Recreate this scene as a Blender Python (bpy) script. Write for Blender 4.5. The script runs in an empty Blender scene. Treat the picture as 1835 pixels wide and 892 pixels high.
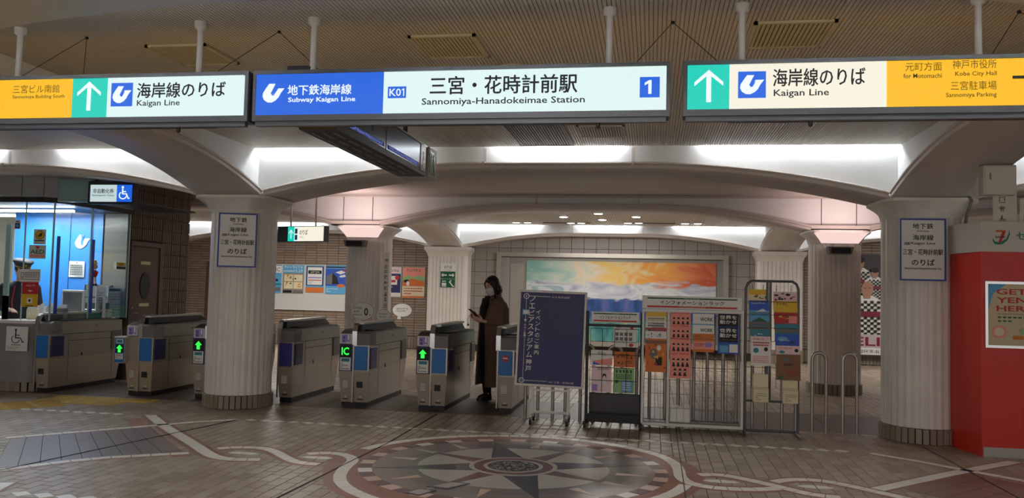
import bpy, bmesh, math, random
from mathutils import Vector, Matrix
random.seed(7)
PI = math.pi
SC = bpy.context.scene
COL = SC.collection

# ------------------------------------------------------------------ camera, world, exposure
CAM_H = 1.45
yaw, pitch, roll = 0.168216582, 0.0527411053, 0.0239867435
fw = Vector((-math.sin(yaw)*math.cos(pitch), math.cos(yaw)*math.cos(pitch), math.sin(pitch)))
r_ = Vector((math.cos(yaw), math.sin(yaw), 0)); u_ = r_.cross(fw)
rt = r_*math.cos(roll) + u_*math.sin(roll); up = u_*math.cos(roll) - r_*math.sin(roll)
cd = bpy.data.cameras.new('camera'); cam = bpy.data.objects.new('camera', cd); COL.objects.link(cam)
cam.matrix_world = Matrix(((rt.x, up.x, -fw.x, 0), (rt.y, up.y, -fw.y, 0), (rt.z, up.z, -fw.z, CAM_H), (0, 0, 0, 1)))
cd.sensor_fit = 'HORIZONTAL'; cd.sensor_width = 36; cd.lens = 1483.55*36/1835; cd.clip_start = .05
SC.camera = cam

W = bpy.data.worlds.new('World'); SC.world = W; W.use_nodes = True
W.node_tree.nodes['Background'].inputs[0].default_value = (1.0, .97, .955, 1)
W.node_tree.nodes['Background'].inputs[1].default_value = .88
SC.view_settings.view_transform = 'Standard'; SC.view_settings.look = 'None'
SC.view_settings.gamma = 1; SC.view_settings.use_curve_mapping = False
SC.view_settings.exposure = 0.0
TUBE = 52.0        # cove fluorescent tubes
SIGN = 1.0        # backlit sign faces

def area_light(name, loc, size, power, color=(1, .95, .9), rot=(0, 0, 0), sy=None):
    l = bpy.data.lights.new(name, 'AREA'); l.energy = power; l.color = color; l.size = size
    if sy: l.shape = 'RECTANGLE'; l.size_y = sy
    o = bpy.data.objects.new(name, l); o.location = loc; o.rotation_euler = rot; COL.objects.link(o)
    return o
# fill lamps added over the concourse behind and beside the camera
area_light('concourse_fill_light', (-1.1, 1.2, 3.04), 3.0, 100, sy=1.0)
area_light('concourse_fill_light', (-1.1, -1.6, 3.04), 3.0, 110, sy=1.0)
# unseen area lamps added to raise the ambient light beyond the gates
area_light('inner_fill_light', (-1.1, 17.3, 3.05), 2.6, 165, sy=1.6)
area_light('inner_fill_light', (-8.3, 17.0, 3.05), 1.6, 140, sy=1.6)
area_light('inner_fill_light', (6.0, 17.0, 3.05), 1.6, 100, sy=1.6)

# ------------------------------------------------------------------ materials
def s2l(c):
    return tuple(((v/255)/12.92 if v/255 <= .04045 else ((v/255+.055)/1.055)**2.4) for v in c)
MATS = {}
def mat(name, rgb, rough=.6, metal=0., emit=0., noise=0., nscale=8., bump=0., bscale=60., spec=.5, rnd=0., coat=0.):
    if name in MATS: return MATS[name]
    m = bpy.data.materials.new(name); m.use_nodes = True; MATS[name] = m
    nt = m.node_tree; b = nt.nodes['Principled BSDF']; c = s2l(rgb) + (1,)
    b.inputs['Base Color'].default_value = c; b.inputs['Roughness'].default_value = rough
    b.inputs['Metallic'].default_value = metal; b.inputs['Specular IOR Level'].default_value = spec
    b.inputs['Coat Weight'].default_value = coat
    if emit:
        b.inputs['Emission Color'].default_value = c; b.inputs['Emission Strength'].default_value = emit
        b.inputs['Base Color'].default_value = (0.02, .02, .02, 1)
    src = None
    if noise or rnd:
        hsv = nt.nodes.new('ShaderNodeHueSaturation'); hsv.inputs['Color'].default_value = c
        val = None
        if noise:
            tc = nt.nodes.new('ShaderNodeTexCoord'); n = nt.nodes.new('ShaderNodeTexNoise')
            n.inputs['Scale'].default_value = nscale; n.inputs['Detail'].default_value = 4
            nt.links.new(tc.outputs['Object'], n.inputs['Vector'])
            mr = nt.nodes.new('ShaderNodeMapRange'); mr.inputs[1].default_value = .3; mr.inputs[2].default_value = .7
            mr.inputs[3].default_value = 1-noise; mr.inputs[4].default_value = 1+noise
            nt.links.new(n.outputs[0], mr.inputs[0]); val = mr.outputs[0]
        if rnd:
            g = nt.nodes.new('ShaderNodeNewGeometry'); oi = nt.nodes.new('ShaderNodeObjectInfo')
            ad = nt.nodes.new('ShaderNodeMath'); ad.operation = 'ADD'
            nt.links.new(g.outputs['Random Per Island'], ad.inputs[0]); nt.links.new(oi.outputs['Random'], ad.inputs[1])
            fr = nt.nodes.new('ShaderNodeMath'); fr.operation = 'FRACT'; nt.links.new(ad.outputs[0], fr.inputs[0])
            mr2 = nt.nodes.new('ShaderNodeMapRange'); mr2.inputs[3].default_value = 1-rnd; mr2.inputs[4].default_value = 1+rnd
            nt.links.new(fr.outputs[0], mr2.inputs[0])
            if val is not None:
                mu = nt.nodes.new('ShaderNodeMath'); mu.operation = 'MULTIPLY'
                nt.links.new(val, mu.inputs[0]); nt.links.new(mr2.outputs[0], mu.inputs[1]); val = mu.outputs[0]
            else: val = mr2.outputs[0]
            mr3 = nt.nodes.new('ShaderNodeMapRange'); mr3.inputs[3].default_value = 1.15; mr3.inputs[4].default_value = .75
            nt.links.new(fr.outputs[0], mr3.inputs[0]); nt.links.new(mr3.outputs[0], hsv.inputs['Saturation'])
        nt.links.new(val, hsv.inputs['Value']); nt.links.new(hsv.outputs[0], b.inputs['Base Color'])
    if bump:
        n2 = nt.nodes.new('ShaderNodeTexNoise'); n2.inputs['Scale'].default_value = bscale
        tc2 = nt.nodes.new('ShaderNodeTexCoord'); nt.links.new(tc2.outputs['Object'], n2.inputs['Vector'])
        bp = nt.nodes.new('ShaderNodeBump'); bp.inputs['Strength'].default_value = bump; bp.inputs['Distance'].default_value = .01
        nt.links.new(n2.outputs[0], bp.inputs['Height']); nt.links.new(bp.outputs[0], b.inputs['Normal'])
    return m
def glass(name, tint=(1, 1, 1), refl=.09, ):
    m = bpy.data.materials.new(name); m.use_nodes = True; nt = m.node_tree; nt.nodes.clear()
    o = nt.nodes.new('ShaderNodeOutputMaterial'); mx = nt.nodes.new('ShaderNodeMixShader')
    t = nt.nodes.new('ShaderNodeBsdfTransparent'); t.inputs[0].default_value = tint + (1,)
    g = nt.nodes.new('ShaderNodeBsdfGlossy'); g.inputs['Roughness'].default_value = .02
    f = nt.nodes.new('ShaderNodeLayerWeight'); f.inputs[0].default_value = .25
    mm = nt.nodes.new('ShaderNodeMath'); mm.operation = 'MULTIPLY_ADD'; mm.inputs[1].default_value = .15; mm.inputs[2].default_value = refl
    nt.links.new(f.outputs['Fresnel'], mm.inputs[0]); nt.links.new(mm.outputs[0], mx.inputs[0])
    nt.links.new(t.outputs[0], mx.inputs[1]); nt.links.new(g.outputs[0], mx.inputs[2]); nt.links.new(mx.outputs[0], o.inputs[0])
    return m

PAINT = mat('beam_paint', (204, 196, 190), .55, noise=.05, nscale=1.2)
COVE = mat('cove_face_paint', (236, 238, 238), .6, noise=.03, nscale=2)
COLW = mat('column_enamel', (226, 222, 215), .42, noise=.06, nscale=3)
GREYJ = mat('panel_joint', (96, 88, 84), .6)
SLAT = mat('ceiling_slat', (206, 199, 188), .45, noise=.05, nscale=.8)
TUBEM = mat('fluorescent_tube', (245, 250, 255), emit=TUBE)
TUBE2 = mat('fluorescent_tube_soft', (245, 250, 255), emit=TUBE*.6)
GROUT = mat('grout', (62, 54, 50), .9)
TILE = mat('floor_tile', (152, 136, 117), .4, noise=.06, nscale=2.5, rnd=.2)
WTILE = mat('white_floor_tile', (226, 224, 214), .35, noise=.05, rnd=.05)
RTILE = mat('terracotta_tile', (134, 90, 72), .45, noise=.12, nscale=5)
PTILE = mat('pink_tile', (196, 170, 156), .4, rnd=.06)
MTILE = mat('maroon_tile', (92, 68, 66), .4, rnd=.06)
GTILE = mat('slate_panel', (118, 108, 108), .34, noise=.05, nscale=2)
DSTRIP = mat('gate_strip_floor', (92, 84, 80), .5, noise=.08)
STONE = mat('taupe_granite', (118, 104, 98), .3, noise=.07, nscale=30)
LSTONE = mat('light_granite', (168, 162, 152), .3, noise=.06, nscale=30)
DSTONE = mat('dark_granite', (66, 66, 70), .28, noise=.1, nscale=30)
RSTONE = mat('red_granite', (104, 72, 68), .3, noise=.08, nscale=30)
STEEL = mat('brushed_steel', (176, 170, 162), .33, .75, noise=.05, nscale=4)
CHROME = mat('polished_steel', (205, 205, 205), .16, .95)
GATEM = mat('gate_steel', (158, 152, 144), .3, .6, noise=.06, nscale=3)
GATEL = mat('gate_lower_steel', (180, 168, 154), .32, .5)
GREYP = mat('grey_plastic', (112, 110, 110), .5)
BLACKP = mat('black_plastic', (18, 18, 20), .5)
BLACKM = mat('black_metal', (24, 24, 25), .45, .2)
WHITEM = mat('white_painted_metal', (222, 220, 215), .45)
BLUEP = mat('sky_blue_panel', (20, 112, 190), .35)
NAVYP = mat('navy_panel', (26, 34, 92), .35)
PURP = mat('purple_panel', (62, 58, 138), .35)
LILAC = mat('lilac_print', (150, 130, 200), .5)
TEAL = mat('teal_print', (40, 130, 150), .5)
WHITEP = mat('white_print', (232, 232, 228), .55)
BLACKPR = mat('black_print', (18, 18, 20), .6)
GREYPR = mat('grey_print', (110, 110, 112), .6)
REDPR = mat('red_print', (190, 36, 40), .5)
GREENPR = mat('green_print', (20, 92, 62), .5)
BLUEPR = mat('blue_print', (36, 84, 190), .5)
NAVYPR = mat('navy_print', (28, 29, 92), .45)
ORPR = mat('orange_print', (214, 116, 44), .55)
PINKPR = mat('pink_print', (240, 150, 136), .55)
YELPR = mat('yellow_print', (226, 186, 40), .5)
LBLUE = mat('light_blue_print', (90, 168, 214), .5)
LPINK = mat('pale_pink_print', (236, 208, 212), .55)
LGREEN = mat('pale_green_print', (150, 190, 130), .55)
BROWNPR = mat('brown_print', (130, 90, 60), .55)
CREAM = mat('cream_print', (226, 216, 178), .55)
LED = mat('green_led', (40, 255, 70), emit=1.6)
# backlit sign faces
E_CYAN = mat('lit_white_cool', (222, 244, 243), emit=SIGN)
E_CREAM = mat('lit_white_warm', (246, 240, 222), emit=SIGN)
E_BLUE = mat('lit_blue', (22, 98, 222), emit=SIGN)
E_YEL = mat('lit_yellow', (252, 190, 8), emit=SIGN)
E_TEAL = mat('lit_teal', (4, 206, 186), emit=SIGN)
E_TXT = mat('lit_white_lettering', (240, 250, 250), emit=SIGN)
SIGNTXT = mat('sign_black_lettering', (24, 28, 34), .6)
SIGNBR = mat('sign_brown_lettering', (84, 62, 10), .6)
FRAMEG = mat('sign_frame_grey', (92, 94, 98), .4, .4)

# ------------------------------------------------------------------ mesh builder
class MB:
    def __init__(s): s.v = []; s.f = []; s.mi = []; s.ms = []; s.sm = []
    def m(s, mt):
        if mt not in s.ms: s.ms.append(mt)
        return s.ms.index(mt)
    def poly(s, pts, mt, smooth=False):
        i = len(s.v); s.v += [tuple(p) for p in pts]; s.f.append(tuple(range(i, i+len(pts)))); s.mi.append(s.m(mt)); s.sm.append(smooth)
    def mesh(s, vs, fs, mt, smooth=False):
        i = len(s.v); k = s.m(mt); s.v += [tuple(p) for p in vs]
        for f in fs: s.f.append(tuple(i+a for a in f)); s.mi.append(k); s.sm.append(smooth)
    def box(s, x0, y0, z0, x1, y1, z1, mt):
        vs = [(x, y, z) for z in (z0, z1) for y in (y0, y1) for x in (x0, x1)]
        s.mesh(vs, [(0, 2, 3, 1), (4, 5, 7, 6), (0, 1, 5, 4), (2, 6, 7, 3), (0, 4, 6, 2), (1, 3, 7, 5)], mt)
    def bbox(s, x0, y0, z0, x1, y1, z1, mt, b=.01):
        # box with chamfered vertical and horizontal edges (rounded-off slab)
        vs = []
        for (z, i) in ((z0, b), (z0+b, 0), (z1-b, 0), (z1, b)):
            vs += [(x0+i+b*(i == 0), y0+i, z), (x1-i-b*(i == 0), y0+i, z), (x1-i, y0+i+b*(i == 0), z), (x1-i, y1-i-b*(i == 0), z),
                   (x1-i-b*(i == 0), y1-i, z), (x0+i+b*(i == 0), y1-i, z), (x0+i, y1-i-b*(i == 0), z), (x0+i, y0+i+b*(i == 0), z)]
        fs = [tuple(reversed(range(8))), tuple(range(24, 32))]
        for k in range(3):
            for j in range(8): fs.append((k*8+j, k*8+(j+1) % 8, k*8+8+(j+1) % 8, k*8+8+j))
        s.mesh(vs, fs, mt)
    def prism(s, pts, axis, a, b, mt, smooth=False):
        # pts 2-D polygon in the plane normal to axis, extruded from a to b
        n = len(pts)
        def P(p, t):
            return (t, p[0], p[1]) if axis == 'x' else ((p[0], t, p[1]) if axis == 'y' else (p[0], p[1], t))
        vs = [P(p, a) for p in pts] + [P(p, b) for p in pts]
        fs = [tuple(range(n)), tuple(reversed(range(n, 2*n)))] + [(i, i+n, (i+1) % n+n, (i+1) % n) for i in range(n)]
        s.mesh(vs, fs, mt, smooth)
    def loft(s, rings, mt, closed=True, caps=True, smooth=True):
        n = len(rings[0]); vs = [p for r in rings for p in r]; fs = []
        for k in range(len(rings)-1):
            for j in range(n if closed else n-1):
                j2 = (j+1) % n; fs.append((k*n+j, k*n+j2, (k+1)*n+j2, (k+1)*n+j))
        s.mesh(vs, fs, mt, smooth)
        if caps and closed:
            s.poly(list(reversed(rings[0])), mt); s.poly(rings[-1], mt)
    def tube(s, path, r, mt, n=8, closed=False, smooth=True):
        path = [Vector(p) for p in path]; rs = r if isinstance(r, (list, tuple)) else [r]*len(path); rings = []
        ref = None
        for i, p in enumerate(path):
            d = ((path[i+1]-p) if i < len(path)-1 else Vector((0, 0, 0)))
            if i > 0:
                e = p-path[i-1]; d = (d.normalized() if d.length else Vector((0, 0, 0))) + e.normalized()
            d.normalize()
            if ref is None:
                ref = Vector((0, 0, 1)) if abs(d.z) < .9 else Vector((1, 0, 0))
            a = d.cross(ref).normalized(); b = a.cross(d).normalized(); ref = b
            rings.append([tuple(p+(a*math.cos(t*2*PI/n)+b*math.sin(t*2*PI/n))*rs[i]) for t in range(n)])
        s.loft(rings, mt, smooth=smooth)
    def lathe(s, prof, mt, n=24, cx=0, cy=0, smooth=True, arc=None):
        s.loft([[(cx+r*math.cos(2*PI*k/n), cy+r*math.sin(2*PI*k/n), z) for k in range(n)] for r, z in prof], mt, smooth=smooth)
    def ball(s, c, r, mt, n=12, sc=(1, 1, 1)):
        rings = []
        for i in range(1, n//2+1):
            t = PI*i/(n//2+1)
            rings.append([(c[0]+r*sc[0]*math.sin(t)*math.cos(2*PI*k/n), c[1]+r*sc[1]*math.sin(t)*math.sin(2*PI*k/n), c[2]-r*sc[2]*math.cos(t)) for k in range(n)])
        s.loft(rings, mt)
    def xf(s, M):
        s.v = [tuple(M @ Vector(p)) for p in s.v]; return s
    def build(s, name, parent=None, loc=(0, 0, 0), rz=0., rot=None):
        me = bpy.data.meshes.new(name); me.from_pydata(s.v, [], s.f)
        for mt in s.ms: me.materials.append(mt)
        me.polygons.foreach_set('material_index', s.mi); me.polygons.foreach_set('use_smooth', s.sm); me.update()
        bm = bmesh.new(); bm.from_mesh(me); bmesh.ops.recalc_face_normals(bm, faces=bm.faces); bm.to_mesh(me); bm.free()
        o = bpy.data.objects.new(name, me); COL.objects.link(o); o.location = loc
        o.rotation_euler = rot if rot else (0, 0, rz)
        if parent: o.parent = parent
        return o

FC = bpy.data.curves.new('lettering', 'FONT'); FO = bpy.data.objects.new('lettering', FC); FC.resolution_u = 2
TCACHE = {}
def text_geo(body, bold=0., vertical=False):
    cjk = any(ord(c) > 0x2e80 for c in body); bold = bold if not cjk else 0; bold = min(bold, .02); key = (body, bold)
    if key not in TCACHE:
        FC.body = body; FC.offset = bold
        if vertical: FC.space_line = .98
        me = bpy.data.meshes.new_from_object(FO)
        vs = [(v.co.x, v.co.y) for v in me.vertices]; fs = [tuple(p.vertices) for p in me.polygons]
        bpy.data.meshes.remove(me)
        x0 = min(v[0] for v in vs); x1 = max(v[0] for v in vs); y0 = min(v[1] for v in vs); y1 = max(v[1] for v in vs)
        TCACHE[key] = ([((x-x0)/(x1-x0), (y-y0)/(y1-y0)) for x, y in vs], fs)
    return TCACHE[key]
def R(x0, z0, x1, z1, m): return ('r', x0, z0, x1, z1, m)
# writing that cannot be read in the photograph is drawn as character-like strokes
UNREAD = {'PLAY', 'TRAVEL', 'STOP', 'INFO', '沿線さんぽ', '三宮から', 'お知らせ', '神戸の誇りを胸に', '水の旅', 'タッチして', 'ください', '係員が対応', 'いたします', '特', '殊', '北', '沿線', '駅', '神戸の旅', '瀬戸内海', 'まちの学校',
          '案内', 'ガイド', 'はたらく', '週刊ワーク', 'きっぷの精算は', '御用の方は', 'KOBE SUBWAY', 'INFORMATION RACK', '先発 次発 まもなく電車がまいります', '番のりば', 'IC専用', '出場時', '残高不足', '円', 'for Trains', 'Trains'} | set('お忘れ物ございませんか')
def T(b, x0, z0, x1, z1, m, bold=.01):
    if b in UNREAD and not (b in 'ンア'): return ('u', len(b), x0, z0, x1, z1, m, sum(map(ord, b)))
    return ('t', b, x0, z0, x1, z1, m, bold)
def Cc(cx, cz, rx, rz, m): return ('c', cx, cz, rx, rz, m)
def Pg(pts, m): return ('p', pts, m)
def graphics(mb, items, y=0., dy=-.0005):
    """flat print: rectangles, lettering, discs and polygons laid on a board facing -Y"""
    for it in items:
        y += dy
        if it[0] == 'r': _, x0, z0, x1, z1, m = it; mb.poly([(x0, y, z0), (x1, y, z0), (x1, y, z1), (x0, y, z1)], m)
        elif it[0] == 'c':
            _, cx, cz, rx, rz, m = it
            mb.poly([(cx+rx*math.cos(k*PI/12), y, cz+rz*math.sin(k*PI/12)) for k in range(24)], m)
        elif it[0] == 'p': mb.poly([(p[0], y, p[1]) for p in it[1]], it[2])
        elif it[0] == 'u':
            _, n, x0, z0, x1, z1, m, sd = it; rg = random.Random(sd); c = (x1-x0)/n; h = z1-z0
            for q in range(n):
                a = x0+q*c+c*.08; e = x0+(q+1)*c-c*.08; w = e-a
                for zz in sorted(rg.sample((.05, .3, .5, .72, .9), 2)): mb.poly([(a, y, z0+h*zz-h*.05), (e, y, z0+h*zz-h*.05), (e, y, z0+h*zz+h*.05), (a, y, z0+h*zz+h*.05)], m)
                for f in rg.sample((.1, .35, .5, .65, .9), 2):
                    z2 = z0+h*rg.choice((0, .2)); z3 = z0+h*rg.choice((.8, 1)); mb.poly([(a+w*f-w*.06, y, z2), (a+w*f+w*.06, y, z2), (a+w*f+w*.06, y, z3), (a+w*f-w*.06, y, z3)], m)
        elif it[0] == 't':
            _, b, x0, z0, x1, z1, m, bold = it; vs, fs = text_geo(b, bold)
            sh = [(0, 0)]
            if bold >= .015 and any(ord(c) > 0x2e80 for c in b):
                e = .035*(x1-x0)/max(1, len(b)) if len(b) > 1 else .03*(x1-x0); sh = [(-e*.5, 0), (e*.5, 0), (0, -e*.4), (0, e*.4)]
            for q, (ax, az) in enumerate(sh): mb.mesh([(x0+u*(x1-x0)+ax, y-q*.0001, z0+v*(z1-z0)+az) for u, v in vs], fs, m)
    return y
def prn(items, parent, loc=(0, 0, 0), rz=0., name='print', rot=None):
    mb = MB(); graphics(mb, items); return mb.build(name, parent, loc, rz, rot)
def textlines(x0, z0, x1, z1, n, m, dens=.5, seed=0):
    """rows of word-sized dashes: writing too small to read in the photograph"""
    rg = random.Random(seed); out = []; h = (z1-z0)/n
    for i in range(n):
        z = z1-(i+1)*h; x = x0
        while x < x1-.002:
            w = min(rg.uniform(.02, .07)*(x1-x0)*2, x1-x); 
            out.append(R(x, z+h*.3, x+w*.85, z+h*(.3+dens), m)); x += w+.01*(x1-x0)
            if rg.random() < .08: break
    return out

def thing(name, label, cat, loc=(0, 0, 0), rz=0., group=None):
    o = bpy.data.objects.new(name, None); o.empty_display_size = .1; COL.objects.link(o)
    o.location = loc; o.rotation_euler = (0, 0, rz); o['label'] = label; o['category'] = cat
    if group: o['group'] = group
    return o
def tag(o, label, cat, group=None):
    o['label'] = label; o['category'] = cat
    if group: o['group'] = group
    return o
def struct(o, label=None, cat=None):
    o['kind'] = 'structure'
    if label: o['label'] = label
    if cat: o['category'] = cat
    return o
def piece(src, parent, loc, rz=0., rot=None, scale=None):
    c = src.copy(); COL.objects.link(c); c.parent = parent; c.location = loc
    c.rotation_euler = rot if rot else (0, 0, rz)
    if scale: c.scale = scale
    return c

# ------------------------------------------------------------------ the setting: vaulted grid of beams
XC = [-12.79, -4.98, 2.85, 10.6]; YC = [-0.9, 3.3, 9.53, 13.8, 20.1]
E = .43; FI = .31; ZN = 2.53; ZT = 3.09; LP = .075
tn = [0]
def trim(mb, lab, cat='beam'):
    tn[0] += 1; return struct(mb.build('trim_%d' % tn[0]), lab, cat)
def profile(a, b, seg, zc):
    L = []
    n = 14
    for i in range(n): t = i/n; L.append((a+seg*t, ZN+(zc-ZN)*(1-(1-t)**2)))
    L.append((a+seg, zc)); L.append((b-seg, zc))
    for i in range(1, n+1): t = i/n; L.append((b-seg+seg*t, ZN+(zc-ZN)*(1-t**2)))
    return L
def beam(axis, c, a, b, seg, zc, lab):
    mb = MB(); pr = profile(a, b, seg, zc)
    sec = [(-FI, None), (-FI, .02), (-E+.035, .02), (-E+.035, LP), (-E+.01, LP), (-E, LP-.015), (-E, .045), (-E+.015, .035), (-E+.015, 0),
           (E-.015, 0), (E-.015, .035), (E, .045), (E, LP-.015), (E-.01, LP), (E-.035, LP), (E-.035, .02), (FI, .02), (FI, None)]
    rings = []
    for s, z in pr:
        ring = []
        for p, dz in sec:
            zz = ZT+.11 if dz is None else z+dz
            ring.append((s, c+p, zz) if axis == 'x' else (c+p, s, zz))
        rings.append(ring)
    n = len(sec); mp = mb.m(PAINT); mc = mb.m(COVE)
    base = len(mb.v); mb.v += [p for r in rings for p in r]
    for k in range(len(rings)-1):
        for j in range(n-1):
            mb.f.append((base+k*n+j, base+k*n+j+1, base+(k+1)*n+j+1, base+(k+1)*n+j))
            mb.mi.append(mc if j in (0, n-2) else mp); mb.sm.append(j in (8,))
    # joints where the arch meets the level stretch
    for s in (a+seg, b-seg):
        for sg in (-1, 1):
            y0, y1 = sorted((c+sg*(FI+.004), c+sg*(FI-.01)))
            y2, y3 = sorted((c+sg*(E+.003), c+sg*(E-.03)))
            if axis == 'x':
                mb.box(s-.012, y0, zc+LP, s+.012, y1, ZT, PAINT); mb.box(s-.012, y2, zc+.0, s+.012, y3, zc+LP+.003, PAINT)
            else:
                mb.box(y0, s-.012, zc+LP, y1, s+.012, ZT, PAINT); mb.box(y2, s-.012, zc+.0, y3, s+.012, zc+LP+.003, PAINT)
    return trim(mb, lab)
def tube_light(p0, p1, soft=False):
    mb = MB(); mb.tube([p0, p1], .013, TUBE2 if soft else TUBEM, n=8); return mb.build('cove_tube', None)
TUBES = []
for j, yc in enumerate(YC):
    for i in range(len(XC)-1):
        a, b = XC[i]+E, XC[i+1]-E
        if j == 4: zc = 2.845
        beam('x', yc, a, b, 2.65, 2.845, 'white arched ceiling beam across the hall, row %d from the camera, bay %d from the left' % (j+1, i+1))
        # fluorescent tubes lying in the trough of the cove
        sides = {0: (), 1: (1,), 2: (-1,), 3: (), 4: (-1,)}[j]
        for sg in sides:
            y = yc+sg*(FI+.05)
            def zz(s): 
                for (s0, z0), (s1, z1) in zip(profile(a, b, 2.65, 2.845), profile(a, b, 2.65, 2.845)[1:]):
                    if s0 <= s <= s1: return z0+(z1-z0)*(s-s0)/(s1-s0)+.038
            segs = [(a-.08, a+.9), (a+.95, a+1.9), ((a+b)/2-.72, (a+b)/2+.72), (b-1.9, b-.95), (b-.9, b+.08)]
            for s0, s1 in segs: TUBES.append(((s0, y, ZT+.055), (s1, y, ZT+.055), (j, i)))
for i, xc in enumerate(XC):
    for j in range(len(YC)-1):
        if j == 2: continue
        a, b = YC[j]+E, YC[j+1]-E
        seg = 2.2 if b-a > 5 else 1.45
        beam('y', xc, a, b, seg, 2.86, 'white arched ceiling beam running away from the camera, column line %d from the left, bay %d' % (i+1, j+1))
    for j, yc in enumerate(YC):
        mb = MB(); mb.box(xc-E, yc-FI, ZN+.02, xc+E, yc+FI, ZT+.11, COVE); mb.box(xc-FI, yc-(FI-.02 if j == 3 else E), ZN+.02, xc+FI, yc+(FI-.02 if j == 2 else E), ZT+.109, COVE); mb.box(xc-E, yc-E, ZN, xc+E, yc+E, ZN+.02, PAINT)
        if j in (2, 3):
            sg = 1 if j == 2 else -1; q0, q1 = sorted((yc+sg*E, yc+sg*(E-.035))); mb.box(xc-E, q0, ZN, xc+E, q1, ZN+LP, PAINT)
            for xx in (xc-.26, xc+.26):
                q0, q1 = sorted((yc+sg*FI, yc+sg*(FI+.004))); mb.box(xx-.006, q0, ZN+.02, xx+.006, q1, ZT, GREYJ)
        trim(mb, 'square beam crossing above column line %d, row %d' % (i+1, j+1))
# slatted ceilings
def slats(x0, x1, y0, y1, lab, pitch=.026):
    mb = MB(); n = int((x1-x0)/pitch); vs = []; 
    for k in range(n+1):
        x = x0+k*(x1-x0)/n; w = (x1-x0)/n
        vs += [(x, ZT), (x+w*.78, ZT), (x+w*.80, ZT+.012), (x+w*.98, ZT+.012)]
    vs = [v for v in vs if v[0] <= x1]
    V = [(x, y0, z) for x, z in vs] + [(x, y1, z) for x, z in vs]; N = len(vs)
    mb.mesh(V, [(k, k+1, N+k+1, N+k) for k in range(N-1)], SLAT)
    return struct(mb.build('ceiling'), lab, 'ceiling')
k = 0
SL_ = .11
mb = MB(); mb.box(XC[0]+FI, YC[2]+FI, ZT-.03, XC[-1]-FI, YC[3]-FI, ZT+.01, PAINT)
mb.box(XC[0]+FI, YC[3]-FI-.05, ZT-.06, XC[-1]-FI, YC[3]-FI, ZT-.03, PAINT)
struct(mb.build('ceiling'), 'smooth white ceiling between the two column rows', 'ceiling')
for i in range(len(XC)-1):
    for j in range(len(YC)-1):
        k += 1
        if j == 2: continue
        slats(XC[i]+FI, XC[i+1]-FI, YC[j]+FI+(SL_ if j == 1 else 0), YC[j+1]-FI-(SL_ if j in (1, 3) else 0), 'white slatted metal ceiling of bay %d from the left, row %d from the camera' % (i+1, j+1), .026 if j < 3 else .05)
mb = MB(); mb.box(-13.5, -3, 3.2, 11.2, 21, 3.3, PAINT); struct(mb.build('ceiling'), 'unseen slab added above the slatted ceiling to block light', 'ceiling')  # added out of view to stop world light leaking through ceiling gaps
t_ = None
for n_, (p0, p1, ji) in enumerate(TUBES):
    o = tube_light(p0, p1, soft=False)
    tag(o, 'cove fluorescent tube, %s of the %s bay, %s' % (('left end', 'left part', 'middle', 'right part', 'right end')[n_ % 5], ('left', 'middle', 'right')[ji[1]], {1: 'beam just before the hanging signs', 2: 'front arch above the ticket gates', 4: 'far arch above the mural wall'}[ji[0]]), 'light', 'fluorescent tubes in the coves')
# ------------------------------------------------------------------ floor
fl = MB(); fl.box(-13.5, -3, -.12, 11.2, 21, -.004, GROUT)
floor = struct(fl.build('floor'), 'brown tiled station floor with inlaid compass and white bands', 'floor')
CX, CY = -1.12, 6.92
TW, TL = .107, .214
def tile_mb(w, l, h=.004):
    mb = MB(); g = .003
    x0, x1, y0, y1 = -w/2+g, w/2-g, -l/2+g, l/2-g; e = .0015; y0 += .0025; y1 -= .0025
    vs = [(x0, y0, -h), (x1, y0, -h), (x1, y1, -h), (x0, y1, -h), (x0, y0, -e), (x1, y0, -e), (x1, y1, -e), (x0, y1, -e),
          (x0+e, y0+e, 0), (x1-e, y0+e, 0), (x1-e, y1-e, 0), (x0+e, y1-e, 0)]
    fs = [(0, 1, 5, 4), (1, 2, 6, 5), (2, 3, 7, 6), (3, 0, 4, 7), (4, 5, 9, 8), (5, 6, 10, 9), (6, 7, 11, 10), (7, 4, 8, 11), (8, 9, 10, 11)]
    return vs, fs
tv, tf = tile_mb(TW, TL)
cells = []
nx0, nx1 = int(-13.3/TW), int(11/TW)
for ix in range(nx0, nx1):
    x = (ix+.5)*TW
    for iy in range(int(-2.8/TL), int(20.0/TL)):
        y = (iy+.5+(.5 if ix % 2 else 0))*TL
        if (x-CX)**2+(y-CY)**2 < 1.3**2: continue
        if 9.75 < y < 11.05: continue
        cells.append((x, y))
def inview(x, y):
    v = Vector((x, y, -CAM_H)); d = v.dot(fw)
    if d <= .3: return False
    a = v.dot(rt)/d*1483.55; b = -v.dot(up)/d*1483.55
    return abs(a) < 925 and b < 452
vis = [c for c in cells if inview(*c)]
vis.sort(key=lambda c: c[0]**2+c[1]**2)
near = set(vis[:300])
mb = MB(); mb.mesh(tv, tf, TILE); first = mb.build('tile', floor, (vis[0][0], vis[0][1], 0))
for c in vis[1:300]: piece(first, floor, (c[0], c[1], 0))
mb = MB()
for x, y in cells:
    if (x, y) in near: continue
    if y < 3 or y > 12 and (x < -12 or x > 9): continue
    mb.mesh([(a+x, b+y, z) for a, b, z in tv], tf, TILE)
o = mb.build('tile_field', floor); o['kind'] = 'stuff'
mb = MB(); mb.box(-13.3, -2.8, -.02, 11, 3.2, 0, TILE); mb.build('near_paving', floor)
mb = MB()
for k in range(-12, 9): mb.box(k+.004, 9.66, -.003, k+.996, 11.14, .0012, DSTRIP)
for x0 in (-12,): pass
mb.build('gate_strip', floor)

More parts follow.
